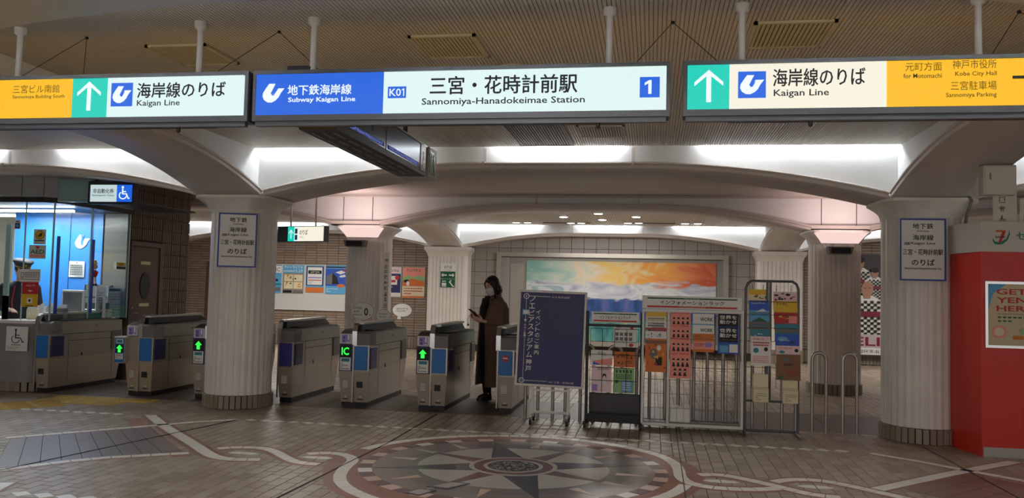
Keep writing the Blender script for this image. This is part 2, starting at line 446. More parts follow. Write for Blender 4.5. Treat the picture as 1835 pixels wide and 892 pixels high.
def band(path, w, seg, mt, name, h=.003, gap=.009, single=False):
    """a strip of inlaid tiles following a path on the floor; each tile its own piece"""
    P = [Vector((p[0], p[1])) for p in path]
    L = [0]
    for a, b in zip(P, P[1:]): L.append(L[-1]+(b-a).length)
    def at(s):
        s = max(0, min(L[-1], s))
        for i in range(len(P)-1):
            if s <= L[i+1]+1e-9:
                d = (P[i+1]-P[i]).normalized(); q = P[i]+d*(s-L[i]); return q, d
    def nrm(s):
        d = at(s-.03)[1]+at(s+.03)[1]; d.normalize(); return Vector((-d.y, d.x))
    n = max(1, round(L[-1]/seg)); mb = MB(); st = L[-1]/n
    for k in range(n):
        s0, s1 = k*st+(0 if single else gap/2), (k+1)*st-(0 if single else gap/2)
        a, b = at(s0)[0], at(s1)[0]; na, nb = nrm(s0), nrm(s1)
        pts = [a-na*w/2, b-nb*w/2, b+nb*w/2, a+na*w/2]
        mb.prism([tuple(p) for p in pts], 'z', -.002, h, mt)
        if not single: mb.build(name, floor); mb = MB()
    if single: mb.build(name, floor)
def arc(cx, cy, r, a0, a1, n=24): return [(cx+r*math.cos(math.radians(a0+(a1-a0)*k/n)), cy+r*math.sin(math.radians(a0+(a1-a0)*k/n))) for k in range(n+1)]
def smooth(pts, it=2):
    for _ in range(it):
        q = [pts[0]]
        for a, b in zip(pts, pts[1:]): q += [(a[0]*.75+b[0]*.25, a[1]*.75+b[1]*.25), (a[0]*.25+b[0]*.75, a[1]*.25+b[1]*.75)]
        q.append(pts[-1]); pts = q
    return pts
# compass disc
def disc(r, z, mt, name, r0=0, n=64):
    mb = MB()
    if r0:
        for k in range(n):
            a, b = 2*PI*k/n, 2*PI*(k+1)/n
            mb.poly([(CX+r0*math.cos(a), CY+r0*math.sin(a), z), (CX+r*math.cos(a), CY+r*math.sin(a), z), (CX+r*math.cos(b), CY+r*math.sin(b), z), (CX+r0*math.cos(b), CY+r0*math.sin(b), z)], mt)
    else: mb.prism([(CX+r*math.cos(2*PI*k/n), CY+r*math.sin(2*PI*k/n)) for k in range(n)], 'z', -.002, z, mt)
    return mb.build(name, floor)
disc(1.56, .0008, RTILE, 'red_ring', 1.1)
disc(1.17, .0010, STONE, 'compass_ground')
disc(.98, .0014, mat('grey_granite', (104, 98, 94), .3, noise=.07, nscale=30), 'grey_ring')
disc(.80, .0018, LSTONE, 'pale_disc')
ROT = math.radians(18.5)
def polar(r, a): return (CX+r*math.cos(a+ROT), CY+r*math.sin(a+ROT))
for k in range(48):
    a0, a1 = 2*PI*k/48+.006, 2*PI*(k+1)/48-.006
    mb = MB(); mb.prism([polar(1.17, a0), polar(1.28, a0), polar(1.28, a1), polar(1.17, a1)], 'z', 0, .0025, (WTILE if k % 8 in (0,) else PTILE) if k % 2 == 0 else MTILE); mb.build('ring_tile', floor)
for k in range(4):
    a = PI/4+k*PI/2; mb = MB(); mb.prism([polar(.2, a-.55), polar(1.0, a), polar(.2, a+.55)], 'z', 0, .0024, RSTONE); mb.build('diagonal_star_point', floor)
for k in range(4):
    a = k*PI/2; mb = MB(); mb.prism([polar(.25, a-.75), polar(1.15, a), polar(.25, a+.75)], 'z', 0, .0030, DSTONE); mb.build('star_point', floor)
for k in range(16):
    if k % 4 == 0: continue
    a = k*PI/8; mb = MB(); mb.prism([polar(.86, a-.05), polar(1.12, a), polar(.86, a+.05)], 'z', 0, .0030, PTILE if k % 2 else LSTONE); mb.build('small_ray', floor)
def flat_disc(r, z, mt, name, n=48):
    mb = MB(); mb.prism([(CX+r*math.cos(2*PI*k/n), CY+r*math.sin(2*PI*k/n)) for k in range(n)], 'z', 0, z, mt); mb.build(name, floor)
flat_disc(.37, .0036, LSTONE, 'hub_ring'); flat_disc(.33, .0040, RSTONE, 'hub_band'); flat_disc(.25, .0044, LSTONE, 'hub_ring')
mbh = MB(); 
rg = random.Random(3)
HUB = mat('hub_relief_bronze', (60, 60, 62), .5, .3, bump=.6, bscale=50)
mbh.prism([(CX+.215*math.cos(2*PI*k/40), CY+.215*math.sin(2*PI*k/40)) for k in range(40)], 'z', 0, .0048, HUB)
for k in range(120):
    a = rg.uniform(0, 2*PI); r = .2*math.sqrt(rg.random()); x, y = CX+r*math.cos(a), CY+r*math.sin(a); s = rg.uniform(.004, .012)
    mbh.box(x-s, y-s*.5, .0048, x+s, y+s*.5, .0065, LSTONE if k % 3 else DSTONE)
mbh.build('hub_relief', floor)
# white ring round the compass, running out into the braids left and right
band(arc(CX, CY, 1.475, 166, 32, 40), .105, .105, WTILE, 'border_tile')
lw = smooth([(-2.95, 6.93), (-2.80, 7.04), (-2.62, 7.0), (-2.46, 6.80), (-2.44, 6.5), (-2.36, 6.15), (-2.20, 5.86), (-1.95, 5.62), (-1.6, 5.4)])
rw = smooth([(.30, 6.88), (.24, 7.2), (.26, 6.85), (.36, 6.66), (.55, 6.56), (.75, 6.58), (.92, 6.66)])[6:]
rb = arc(CX, CY, 1.43, -12, -60, 14)
for pth in (lw, rb): band(pth, .10, .105, WTILE, 'border_tile')
band(lw, .26, .2, RTILE, 'red_border', h=.0004, single=True); band(smooth([(.13, 7.70), (.22, 7.45), (.25, 7.15), (.245, 6.88), (.31, 6.67), (.5, 6.57), (.8, 6.60), (.98, 6.70)]), .22, .2, RTILE, 'red_border', h=.0004, single=True)
band(smooth([(.13, 7.70), (.22, 7.45), (.25, 7.15), (.245, 6.88), (.31, 6.67), (.5, 6.57), (.8, 6.60), (.98, 6.70)]), .10, .105, WTILE, 'border_tile')
# braids
bands = [
    smooth([(-5.45, 8.46), (-4.90, 7.85), (-4.1, 7.06), (-3.78, 6.72), (-3.62, 6.58), (-3.45, 6.53), (-3.22, 6.60)]),
    smooth([(-3.80, 6.93), (-3.66, 7.05), (-3.45, 7.08), (-3.28, 6.98), (-3.05, 6.72), (-2.88, 6.56), (-2.68, 6.55)]),
    smooth([(.40, 7.02), (.56, 7.09), (.72, 7.0), (1.0, 6.75), (1.2, 6.54), (1.4, 6.52)]),
    smooth([(.98, 6.92), (1.12, 7.06), (1.35, 7.09), (1.5, 7.0), (1.8, 6.7), (2.1, 6.4)]),
]
for k, p in enumerate(bands):
    band(p, .20, .2, RTILE, 'red_border', h=.0003+.0001*k, single=True)
for k, p in enumerate(bands): band(p, .11 if k == 0 else .095, .11, WTILE, 'border_tile')
for ex, ey in ((-3.48, 6.80), (-2.80, 6.80), (.56, 6.82), (1.28, 6.82)):
    for s in (-1, 1):
        mb = MB(); mb.prism([(ex+s*.006, ey-.045), (ex+s*.09, ey-.035), (ex+s*.14, ey+.0), (ex+s*.09, ey+.04), (ex+s*.006, ey+.055)], 'z', -.001, .003, WTILE); mb.build('braid_eye_tile', floor)
# long straight bands
def dashes(x0, x1, y, w=.12, st=.165, l=.145):
    n = int((x1-x0)/st)
    for k in range(n):
        x = x0+k*st; mb = MB(); mb.prism([(x, y), (x+l*.62, y-w*.5), (x+l, y), (x+l*.38, y+w*.5)], 'z', -.001, .003, WTILE); mb.build('dash_tile', floor)
dashes(-4.35, 2.05, 8.50); dashes(-7.05, -5.6, 8.42, .13); dashes(-4.3, -3.0, 5.10, .13, .17, .16)
solid = [[(-4.40, 8.50), (-4.75, 8.20), (-5.04, 7.84), (-5.86, 6.84)], [(-3.92, 6.68), (-4.44, 6.33), (-4.68, 6.06), (-4.95, 5.6)],
         [(2.08, 8.47), (2.41, 8.2), (2.73, 7.86), (3.4, 7.2)], [(1.74, 6.87), (2.5, 7.64), (3.33, 8.42)], [(-4.55, 5.35), (-4.3, 4.6)]]
for k, p in enumerate(solid):
    band(p, .16, .3, RTILE, 'red_border', h=.0005+.0001*k, single=True); band(p, .085 if k < 3 else .11, .16, WTILE, 'border_tile')
band([(-5.5, 8.2), (-4.2, 6.8), (-3.9, 6.55)], .16, .3, RTILE, 'red_border', h=.0004, single=True)
# slate and terracotta fields inside the bands
def grid_field(a, b, c, d, n, m, mt, name):
    A, B, C_, D = map(Vector, (a, b, c, d))
    mb = MB(); mb.prism([tuple(A), tuple(B), tuple(C_), tuple(D)], 'z', -.001, .0004, GROUT); mb.build(name+'_bed', floor)
    for i in range(n):
        for j in range(m):
            def q(u, v): return (A*(1-u)*(1-v)+B*u*(1-v)+C_*u*v+D*(1-u)*v)
            g = .0022
            u0, u1, v0, v1 = i/n+g, (i+1)/n-g, j/m+g, (j+1)/m-g
            mb = MB(); mb.prism([tuple(q(u0, v0)), tuple(q(u1, v0)), tuple(q(u1, v1)), tuple(q(u0, v1))], 'z', -.001, .0014, mt); mb.build(name, floor)
grid_field((-5.78, 6.80), (-4.98, 5.72), (-4.02, 6.72), (-5.02, 7.76), 1, 9, GTILE, 'slate_tile')
grid_field((1.95, 6.95), (2.68, 7.72), (3.35, 7.05), (2.6, 6.2), 2, 6, mat('brown_slate', (122, 92, 80), .4, noise=.08), 'brown_slate_tile')
# yellow tactile paving
YT = mat('tactile_yellow', (196, 158, 60), .6, noise=.1, nscale=6)
tt = MB(); tt.box(-.148, -.148, -.002, .148, .148, .003, YT)
for k in range(4): tt.bbox(-.12, -.125+k*.075, .003, .12, -.10+k*.075, .008, YT, .002)
td = MB(); td.box(-.148, -.148, -.002, .148, .148, .003, YT)
for a in range(5):
    for b in range(5): td.lathe([(.017, .003), (.012, .008)], YT, 8, -.116+a*.058, -.116+b*.058)
pos = [(-7.95+.3*k*.62, 8.05+.3*k*.78) for k in range(5)]; A_ = math.atan2(.78, .62)
t1 = tt.build('tactile_tile', floor, (pos[0][0], pos[0][1], .001), A_)
for p in pos[1:]:
    piece(t1, floor, (p[0], p[1], .001), A_)
for p in pos: piece(t1, floor, (p[0]-.3*math.sin(A_)*-1, p[1]-.3*math.cos(A_), .001), A_)
t2 = td.build('tactile_dot_tile', floor, (-7.25, 9.42, .001), 0)
for k in range(1, 5): piece(t2, floor, (-7.25+.3*k*.9, 9.42, .001))
for k in range(0, 4): piece(t2, floor, (-7.25+.3*k*.9, 9.12, .001))
for p in ([(-4.89, 5.67), (-4.41, 8.51)], [(-2.53, 5.2), (-2.44, 7.69), (-2.48, 9.6)], [(.26, 5.6), (.285, 9.6)], [(2.71, 9.0), (2.75, 6.0)]):
    mb = MB()
    for a, b in zip(p, p[1:]): mb.prism([(a[0]-.0035, a[1]), (a[0]+.0035, a[1]), (b[0]+.0035, b[1]), (b[0]-.0035, b[1])], 'z', 0, .0062, BLACKPR)
    mb.build('expansion_joint', floor)
# dark square repair patches and a small pictogram inlay on the compass
for a in ([(-1.62, 6.02), (-1.46, 5.98), (-1.33, 6.20), (-1.47, 6.24)], [(-1.72, 5.80), (-1.60, 5.74), (-1.52, 5.92), (-1.66, 5.96)]):
    mb = MB(); mb.prism(a, 'z', .001, .0066, DSTONE); mb.build('dark_inlay', floor)
    c_ = (sum(q[0] for q in a)/4, sum(q[1] for q in a)/4); mb = MB(); mb.prism([(c_[0]+(q[0]-c_[0])*.72, c_[1]+(q[1]-c_[1])*.72) for q in a], 'z', .001, .0072, LSTONE); mb.build('pale_inlay', floor)

# ------------------------------------------------------------------ columns
BT = mat('column_base_tile', (146, 130, 114), .5, noise=.08, rnd=.12)
def column_proto():
    t = thing('column', '', 'column')
    mb = MB(); nf = 30; R0 = .385; rings = []
    for z in (.155, 2.33):
        ring = []
        for k in range(nf):
            a0 = 2*PI*k/nf
            for q, rr in ((.0, -.007), (.05, -.007), (.10, 0), (.5, .006), (.95, 0)):
                a = a0+2*PI/nf*q; ring.append(((R0+rr)*math.cos(a), (R0+rr)*math.sin(a), z))
        rings.append(ring)
    mb.loft(rings, COLW, smooth=False); mb.build('shaft', t)
    mb = MB(); rings = []; n = 48
    def sq(a, h, ch):  # point on a square with cut corners
        c, s = math.cos(a), math.sin(a); d = min(h/max(abs(c), 1e-9), h/max(abs(s), 1e-9), ch/(abs(c)+abs(s)))
        return d
    for k in range(10):
        u = k/9; z = 2.33+.17*u; ring = []
        for j in range(n):
            a = 2*PI*j/n+PI/n
            r0 = .40; r1 = sq(a, .475, .475*1.75); w = u**1.8
            r = r0*(1-w)+r1*w; ring.append((r*math.cos(a), r*math.sin(a), z))
        rings.append(ring)
    for z in (2.53,):
        rings.append([(x, y, z) for x, y, _ in rings[-1]])
    mb.loft(rings, COLW, smooth=False); mb.build('capital', t)
    mb = MB(); mb.lathe([(.392, 0), (.392, .158)], GROUT, 48, smooth=False); mb.build('base_core', t)
    mb = MB(); w = 2*PI*.40/38
    mb.bbox(-w/2+.005, -.014, .003, w/2-.005, .008, .155, BT, .003); b0 = None
    for k in range(38):
        a = 2*PI*k/38; p = (.40*math.sin(a), -.40*math.cos(a), 0)
        if b0 is None: b0 = mb.build('base_tile', t, p, a)
        else: piece(b0, t, p, a)
    return t
def dup(root, loc, rz=None, label=None, group=None):
    r = root.copy(); COL.objects.link(r); r.location = loc
    if rz is not None: r.rotation_euler = (0, 0, rz)
    if label: r['label'] = label
    if group: r['group'] = group
    for ch in list(root.children):
        c = ch.copy(); COL.objects.link(c); c.parent = r
        for g in ch.children:
            d = g.copy(); COL.objects.link(d); d.parent = c
    return r
col0 = column_proto(); col0.location = (-4.98, 9.53, 0)
col0['label'] = 'fluted white column between the ticket gates, framed station notice on it'; col0['group'] = 'fluted white columns'
cols = {(1, 2): col0}
clabel = {(2, 2): 'fluted white column beside the red cash machine, framed station notice on it',
          (1, 3): 'fluted white column behind the ticket gates with a lit pink-white capital',
          (2, 3): 'fluted white column behind the brochure rack and steel hoops, lit capital',
          (0, 2): 'fluted white column out of sight beyond the ticket office', (3, 2): 'fluted white column hidden behind the cash machine',
          (0, 3): 'fluted white column beyond the ticket office wall', (3, 3): 'fluted white column beyond the cash machine'}
for k, lb in clabel.items():
    if k[0] in (0,): continue
    cols[k] = dup(col0, (XC[k[0]]+(.12 if k == (1, 3) else 0), YC[k[1]], 0), label=lb, group='fluted white columns')
# framed notices on the two front columns
def panel(name, label, cat, w, h, items, loc, rz=0., frame=None, fw_=.012, th=.012, base=None, group=None, rot=None, fname='frame'):
    t = thing(name, label, cat, loc, rz, group)
    if rot: t.rotation_euler = rot
    mb = MB(); mb.box(0, 0, 0, w, th, h, base or WHITEP); mb.build('board', t)
    if frame:
        mb = MB(); f = fw_
        mb.box(-f, -.006, -f, w+f, th, 0, frame); mb.box(-f, -.006, h, w+f, th, h+f, frame); mb.box(-f, -.006, 0, 0, th, h, frame); mb.box(w, -.006, 0, w+f, th, h, frame)
        mb.build(fname, t)
    if items: prn(items, t)
    return t
def notice_items():
    return [T('地下鉄', .11, .52, .31, .575, BLACKPR, .02), T('Subway', .15, .482, .27, .508, BLACKPR), T('海岸線', .11, .40, .31, .458, BLACKPR, .02),
            R(.03, .352, .085, .378, NAVYPR), T('K01', .036, .357, .079, .373, WHITEP), T('Kaigan Line', .095, .350, .33, .384, BLACKPR, .015),
            T('三宮・花時計前駅', .015, .25, .402, .31, BLACKPR, .02), T('のりば', .10, .14, .32, .205, BLACKPR, .02),
            T('Sannomiya-Hanadokeimae Sta.', .03, .095, .39, .122, BLACKPR)]
FB = mat('notice_frame_blue', (32, 62, 160), .4)
panel('station_notice', 'white notice with blue frame on the column between the ticket gates', 'sign', .415, .61, notice_items(), (-4.98+.412*math.sin(.29)-.2075*math.cos(.29), 9.53-.412*math.cos(.29)-.2075*math.sin(.29), 1.69), .29, FB, .016)
panel('station_notice', 'white notice with blue frame on the column beside the red cash machine', 'sign', .415, .61, notice_items(), (2.54, 9.105, 1.69), 0, FB, .016)
# uplight bowls on the two rear columns, small speaker boxes below
UPL = mat('uplight_shade', (246, 214, 206), emit=1.0)
for xi, wl in ((1, 'rear column behind the ticket gates'), (2, 'rear column behind the steel hoops')):
    x = XC[xi]+(.12 if xi == 1 else 0); t = thing('uplight', 'glowing pink-white trapezoid uplight on the '+wl, 'light', (x, 13.29, 0), group='column uplights')
    mb = MB(); mb.loft([[(-.27, .10, 2.33), (.27, .10, 2.33), (.27, .14, 2.33), (-.27, .14, 2.33)], [(-.31, .06, 2.39), (.31, .06, 2.39), (.31, .12, 2.39), (-.31, .12, 2.39)], [(-.385, -.01, 2.485), (.385, -.01, 2.485), (.385, .1, 2.485), (-.385, .1, 2.485)]], UPL, caps=False, smooth=False); mb.build('shade', t)
    mb = MB(); mb.box(-.395, -.02, 2.485, .395, .0, 2.50, WHITEM); mb.box(-.27, .09, 2.322, .27, .13, 2.33, WHITEM); mb.build('rim', t)
    l = area_light('uplight_lamp', (x, 12.85, 2.45), .5, 8, (1, .74, .70), (PI-.35, 0, 0), .2)
    l.data.size = .9
    s = thing('speaker', 'dark grey box speaker hung under the capital of the '+wl, 'speaker', (x+(-.08 if xi == 1 else -.02), 13.3, 2.12))
    mb = MB(); mb.prism([(-.16, .04), (.16, .04), (.19, .15), (-.19, .15)], 'y', -.06, .1, GREYP); mb.build('cabinet', s)
    mb = MB(); mb.box(-.14, -.068, .05, .14, -.061, .135, BLACKM); mb.build('grille', s)

# ------------------------------------------------------------------ square pilasters against the far wall
def pilaster(x, lab, nofront=False):
    t = thing('pilaster', lab, 'column', (x, 19.62, 0)); w = .5
    mb = MB(); pts = [(-w, .455), (-w, .06), (-w+.06, 0)]
    for k in range(9):
        xx = -w+.14+k*(2*w-.28)/8; pts += [(xx-.008, 0), (xx-.006, .012), (xx+.006, .012), (xx+.008, 0)]
    pts += [(w-.06, 0), (w, .06), (w, .455)]
    mb.prism(pts, 'z', .30, 2.30, COLW); mb.build('shaft', t)
    mb = MB(); rings = []
    for k in range(7):
        u = k/6; d = .075*u**1.8; z = 2.30+.16*u if k else 2.30; rings.append([(-w-d, .455, z), (-w-d, -d, z), (w+d, -d, z), (w+d, .455, z)])
    rings.append([(p[0], p[1], 2.53) for p in rings[-1]]); mb.loft(rings, COLW, smooth=False); mb.build('capital', t)
    mb = MB(); b0 = None; mb.bbox(-.035, -.014, 0, .035, .01, .30, BT, .003)
    for k in range(13):
        p = (-w+.04+k*.0767, 0, 0)
        if b0 is None: b0 = mb.build('base_tile', t, p)
        else: piece(b0, t, p)
    mb = MB(); mb.box(-w, .01, 0, w, .455, .30, GROUT); mb.build('base_core', t)
    return t
pilaster(-4.92, 'white square pilaster against the far wall with green arrow sign')
pilaster(2.88, 'white square pilaster against the far wall behind the brochure rack')
panel('direction_sign', 'white and green sign with two arrows on the far pilaster', 'sign', .39, .60,
      [T('のりば', .10, .47, .29, .54, BLACKPR, .02), T('for Trains', .12, .42, .27, .445, BLACKPR), R(.01, .22, .38, .40, GREENPR), R(.01, .01, .38, .215, GREENPR),
       Pg([(.03, .31), (.08, .36), (.08, .325), (.17, .325), (.17, .295), (.08, .295), (.08, .26)], WHITEP), Pg([(.36, .31), (.31, .26), (.31, .295), (.22, .295), (.22, .325), (.31, .325), (.31, .36)], WHITEP),
       R(.05, .03, .16, .05, WHITEP), R(.05, .06, .16, .12, WHITEP), Cc(.08, .16, .018, .02, WHITEP), Cc(.13, .16, .018, .02, WHITEP), Pg([(.22, .15), (.25, .16), (.34, .05), (.36, .05), (.36, .03), (.32, .03)], WHITEP), Cc(.27, .17, .018, .02, WHITEP)],
      (-5.09, 19.60, 1.53))

# ------------------------------------------------------------------ walls
WG = mat('wall_mortar', (72, 62, 54), .9)
BR = mat('beige_wall_tile', (146, 128, 112), .5, noise=.06, nscale=6, rnd=.09)
ST = mat('grey_wall_tile', (150, 144, 138), .4, noise=.05, nscale=4, rnd=.05)
DB = mat('brown_wall_tile', (104, 84, 72), .55, noise=.06, nscale=5, rnd=.08)
mb = MB(); mb.box(-13.4, 20.1, 0, 11, 20.3, 3.2, WG)
wall = struct(mb.build('wall_back'), 'far tiled wall behind the gates with posters and mural', 'wall')
def tilefield(parent, x0, x1, z0, z1, tw, th, mt, y, g, name, indiv=0, stagger=.0, skip=None, shape=None):
    cells = []; nz = int(round((z1-z0)/th)); nx = int(round((x1-x0)/tw))
    for j in range(nz):
        for i in range(nx):
            x = x0+(i+.5)*tw; z = z0+(j+.5)*th
            if skip and skip(x, z): continue
            cells.append((x, z))
    def one(mb, x, z): 
        a, b, c, d = x-tw/2+g, x+tw/2-g, z-th/2+g, z+th/2-g; e = min(.004, g)
        mb.mesh([(a, 0, c), (b, 0, c), (b, 0, d), (a, 0, d), (a, -.006, c), (b, -.006, c), (b, -.006, d), (a, -.006, d), (a+e, -.009, c+e), (b-e, -.009, c+e), (b-e, -.009, d-e), (a+e, -.009, d-e)],
                [(0, 1, 5, 4), (1, 2, 6, 5), (2, 3, 7, 6), (3, 0, 4, 7), (4, 5, 9, 8), (5, 6, 10, 9), (6, 7, 11, 10), (7, 4, 8, 11), (8, 9, 10, 11)], mt)
    if indiv:
        o = None
        for x, z in cells[:indiv]:
            if o is None: mb = MB(); one(mb, 0, 0); o = mb.build(name, parent, (x, y, z))
            else: piece(o, parent, (x, y, z))
        cells = cells[indiv:]
    if cells:
        mb = MB()
        for x, z in cells: one(mb, x, z)
        o = mb.build(name+'_field', parent, (0, y, 0)); o['kind'] = 'stuff'
tilefield(wall, -13.2, -4.674, .31, 3.05, .294, .0655, BR, 20.1, .004, 'brick_tile')
tilefield(wall, -13.2, -4.65, 0, .30, .075, .30, BT, 20.1, .004, 'skirting_tile')
tilefield(wall, -4.64, 3.16, 0.15, 2.85, .30, .30, ST, 20.1, .004, 'stone_tile', indiv=300, skip=lambda x, z: -3.6 < x < 1.65 and z < 2.3)
tilefield(wall, 3.2, 10.8, .31, 3.05, .294, .0655, BR, 20.1, .004, 'brick_tile')
tilefield(wall, 3.2, 10.8, 0, .30, .075, .30, BT, 20.1, .004, 'skirting_tile')
# ticket-office block: brown ribbed tile wall with a door
mb = MB(); mb.prism([(11.45, 0), (13.06, 0), (13.06, 3.1), (11.45, 3.1)], 'x', -9.5, -7.86, WG)
wl = struct(mb.build('wall_left'), 'dark brown ribbed tile wall beside the ticket office', 'wall')
rb_ = MB(); w_, h_ = .31, .19
rb_.box(-.0, -w_/2+.005, -h_/2+.005, .012, w_/2-.005, h_/2-.005, DB)
for k in range(5): rb_.box(.012, -w_/2+.012+k*.058, -h_/2+.007, .019, -w_/2+.054+k*.058, h_/2-.007, DB)
o = None
for j in range(16):
    for i in range(6):
        y, z = 11.46+(i+.5)*.27, (j+.5)*.193
        if y < 12.3 and z < 2.12: continue
        p = (-7.86, y, z)
        if o is None: o = rb_.build('wall_block', wl, p); o.scale = (1, .87, 1)
        else: piece(o, wl, p, scale=(1, .87, 1))
for j in range(16):
    for i in range(5):
        p = (-7.98-i*.27, 13.06, (j+.5)*.193); piece(o, wl, p, rz=PI/2, scale=(1, .87, 1))
DOORM = mat('brown_steel_door', (98, 76, 66), .5)
d = bpy.data.objects.new('door_1', None); COL.objects.link(d); d.location = (-7.86, 11.46, 0); struct(d, 'brown steel door with oval window beside the ticket office', 'door')
mb = MB(); mb.box(-.0, 0, 0, .03, .74, 2.02, DOORM); mb.build('leaf', d)
mb = MB(); mb.box(0, -.02, 0, .05, 0, 2.10, DOORM); mb.box(0, .74, 0, .05, .82, 2.10, DOORM); mb.box(0, 0, 2.03, .05, .74, 2.10, DOORM); mb.build('frame', d)
mb = MB(); mb.prism([(.38+.13*math.cos(2*PI*k/24), 1.42+.21*math.sin(2*PI*k/24)) for k in range(24)], 'x', .03, .04, BLACKP); mb.build('window', d)
mb = MB(); mb.box(.03, .25, 1.75, .036, .5, 1.80, CREAM); mb.box(.03, .25, 1.10, .036, .5, 1.15, CREAM); mb.build('plate', d)
mb = MB(); mb.tube([(.03, .07, 1.0), (.08, .07, 1.0), (.08, .17, 1.0)], .01, STEEL); mb.ball((.035, .07, 1.08), .02, STEEL, 8); mb.build('handle', d)
d = bpy.data.objects.new('door_2', None); COL.objects.link(d); d.location = (-9.3-2.1, 20.06, 0); struct(d, 'brown steel door in the far brown wall', 'door')
mb = MB(); mb.box(0, 0, 0, .9, .03, 2.0, DOORM); mb.build('leaf', d)
mb = MB(); mb.box(-.08, -.02, 0, 0, .03, 2.08, DOORM); mb.box(.9, -.02, 0, .98, .03, 2.08, DOORM); mb.box(0, -.02, 2.0, .9, .03, 2.08, DOORM); mb.build('frame', d)
mb = MB(); mb.box(.3, -.006, 1.82, .6, 0, 1.87, CREAM); mb.build('plate', d)
mb = MB(); mb.tube([(.8, 0, 1.0), (.8, -.06, 1.0), (.7, -.06, 1.0)], .01, STEEL); mb.build('handle', d)
# side walls far out of frame
mb = MB(); mb.box(-13.5, -3, 0, -13.4, 21, 3.2, BR); struct(mb.build('wall_far_left'), 'far side wall', 'wall')
mb = MB(); mb.box(11.0, -3, 0, 11.1, 21, 3.2, BR); struct(mb.build('wall_far_right'), 'far side wall', 'wall')

# ------------------------------------------------------------------ mural on the far wall
def mural_mat():
    m = bpy.data.materials.new('mural_paint'); m.use_nodes = True; nt = m.node_tree; b = nt.nodes['Principled BSDF']
    b.inputs['Roughness'].default_value = .22
    N = nt.nodes.new; Lk = nt.links.new
    tc = N('ShaderNodeTexCoord'); sp = N('ShaderNodeSeparateXYZ'); Lk(tc.outputs['Object'], sp.inputs[0])
    def noise(sx, sz, det=4, dist=1.2):
        mp = N('ShaderNodeMapping'); mp.inputs['Scale'].default_value = (sx, 1, sz); Lk(tc.outputs['Object'], mp.inputs[0])
        n = N('ShaderNodeTexNoise'); n.inputs['Scale'].default_value = 1; n.inputs['Detail'].default_value = det; n.inputs['Distortion'].default_value = dist
        Lk(mp.outputs[0], n.inputs['Vector']); return n.outputs[0]
    def ma(op, a, b_):
        q = N('ShaderNodeMath'); q.operation = op
        for i, v in enumerate((a, b_)):
            if isinstance(v, (int, float)): q.inputs[i].default_value = v
            else: Lk(v, q.inputs[i])
        return q.outputs[0]
    def ramp(f, st):
        r = N('ShaderNodeValToRGB'); e = r.color_ramp.elements
        while len(e) < len(st): e.new(.5)
        for k, (p, c) in enumerate(st): e[k].position = p; e[k].color = s2l(c)+(1,)
        Lk(f, r.inputs[0]); return r.outputs[0]
    def mix(f, a, b_):
        q = N('ShaderNodeMix'); q.data_type = 'RGBA'; Lk(f, q.inputs[0]); Lk(a, q.inputs[6]); Lk(b_, q.inputs[7]); return q.outputs[2]
    def step(v, lo, hi):
        q = N('ShaderNodeMapRange'); q.inputs[1].default_value = lo; q.inputs[2].default_value = hi; Lk(v, q.inputs[0]); return q.outputs[0]
    u = ma('DIVIDE', sp.outputs['X'], 4.5); v = ma('DIVIDE', sp.outputs['Z'], 1.9)
    n1 = noise(1.1, 2.6); n2 = noise(1.0, 3.2, 4, 1.4); n3 = noise(3.5, 1.2, 5, .6); n4 = noise(1.2, 4.5, 3, 1)
    sky = ramp(ma('ADD', u, ma('MULTIPLY', ma('SUBTRACT', n1, .5), .8)), [(0.0, (124, 166, 160)), (.18, (160, 186, 176)), (.30, (204, 196, 176)), (.42, (216, 176, 84)), (.52, (204, 186, 140)), (.64, (214, 150, 66)), (.78, (204, 124, 76)), (1, (180, 76, 46))])
    snow = ramp(n2, [(.3, (128, 130, 160)), (.42, (168, 172, 184)), (.52, (196, 198, 198)), (.62, (140, 164, 172)), (.75, (176, 184, 190))])
    sea = ramp(n3, [(.3, (34, 58, 104)), (.5, (52, 84, 140)), (.62, (84, 84, 136)), (.75, (70, 150, 176))])
    low = ramp(n3, [(.3, (36, 92, 100)), (.55, (84, 140, 134)), (.75, (150, 160, 110))])
    vv = ma('ADD', v, ma('MULTIPLY', ma('SUBTRACT', n4, .5), .22))
    c1 = mix(step(vv, .25, .33), low, sea); c2 = mix(step(vv, .52, .55), c1, snow); c3 = mix(step(vv, .72, .75), c2, sky)
    Lk(c3, b.inputs['Base Color']); return m
MUR = mural_mat()
t = thing('mural', 'wide mural of sunset sky over snowy mountains and blue sea in a steel frame', 'painting', (-3.77, 20.065, .22))
W_, H_ = 5.54, 2.22
mb = MB(); mb.box(.1, 0, .1, W_-.1, .03, H_-.1, mat('mural_backboard', (130, 128, 124), .5)); mb.build('backboard', t)
mb = MB(); mb.box(0, -.01, 0, 4.52, .015, 1.93, MUR); mb.build('picture', t, (.74, -.015, .10))
mb = MB()
for a in ((0, 0, W_, .12), (0, H_-.10, W_, H_), (0, .12, .12, H_-.10), (W_-.12, .12, W_, H_-.10)): mb.box(a[0], -.09, a[1], a[2], .02, a[3], STEEL)
mb.build('frame', t)
mb = MB(); mb.box(.34, -.02, .4, .68, 0, H_-.27, STEEL); mb.build('caption_plate', t)
mb = MB(); mb.box(.12, -.018, .12, .32, 0, H_-.12, mat('mural_side_panel', (140, 138, 134), .4)); mb.build('side_panel', t)
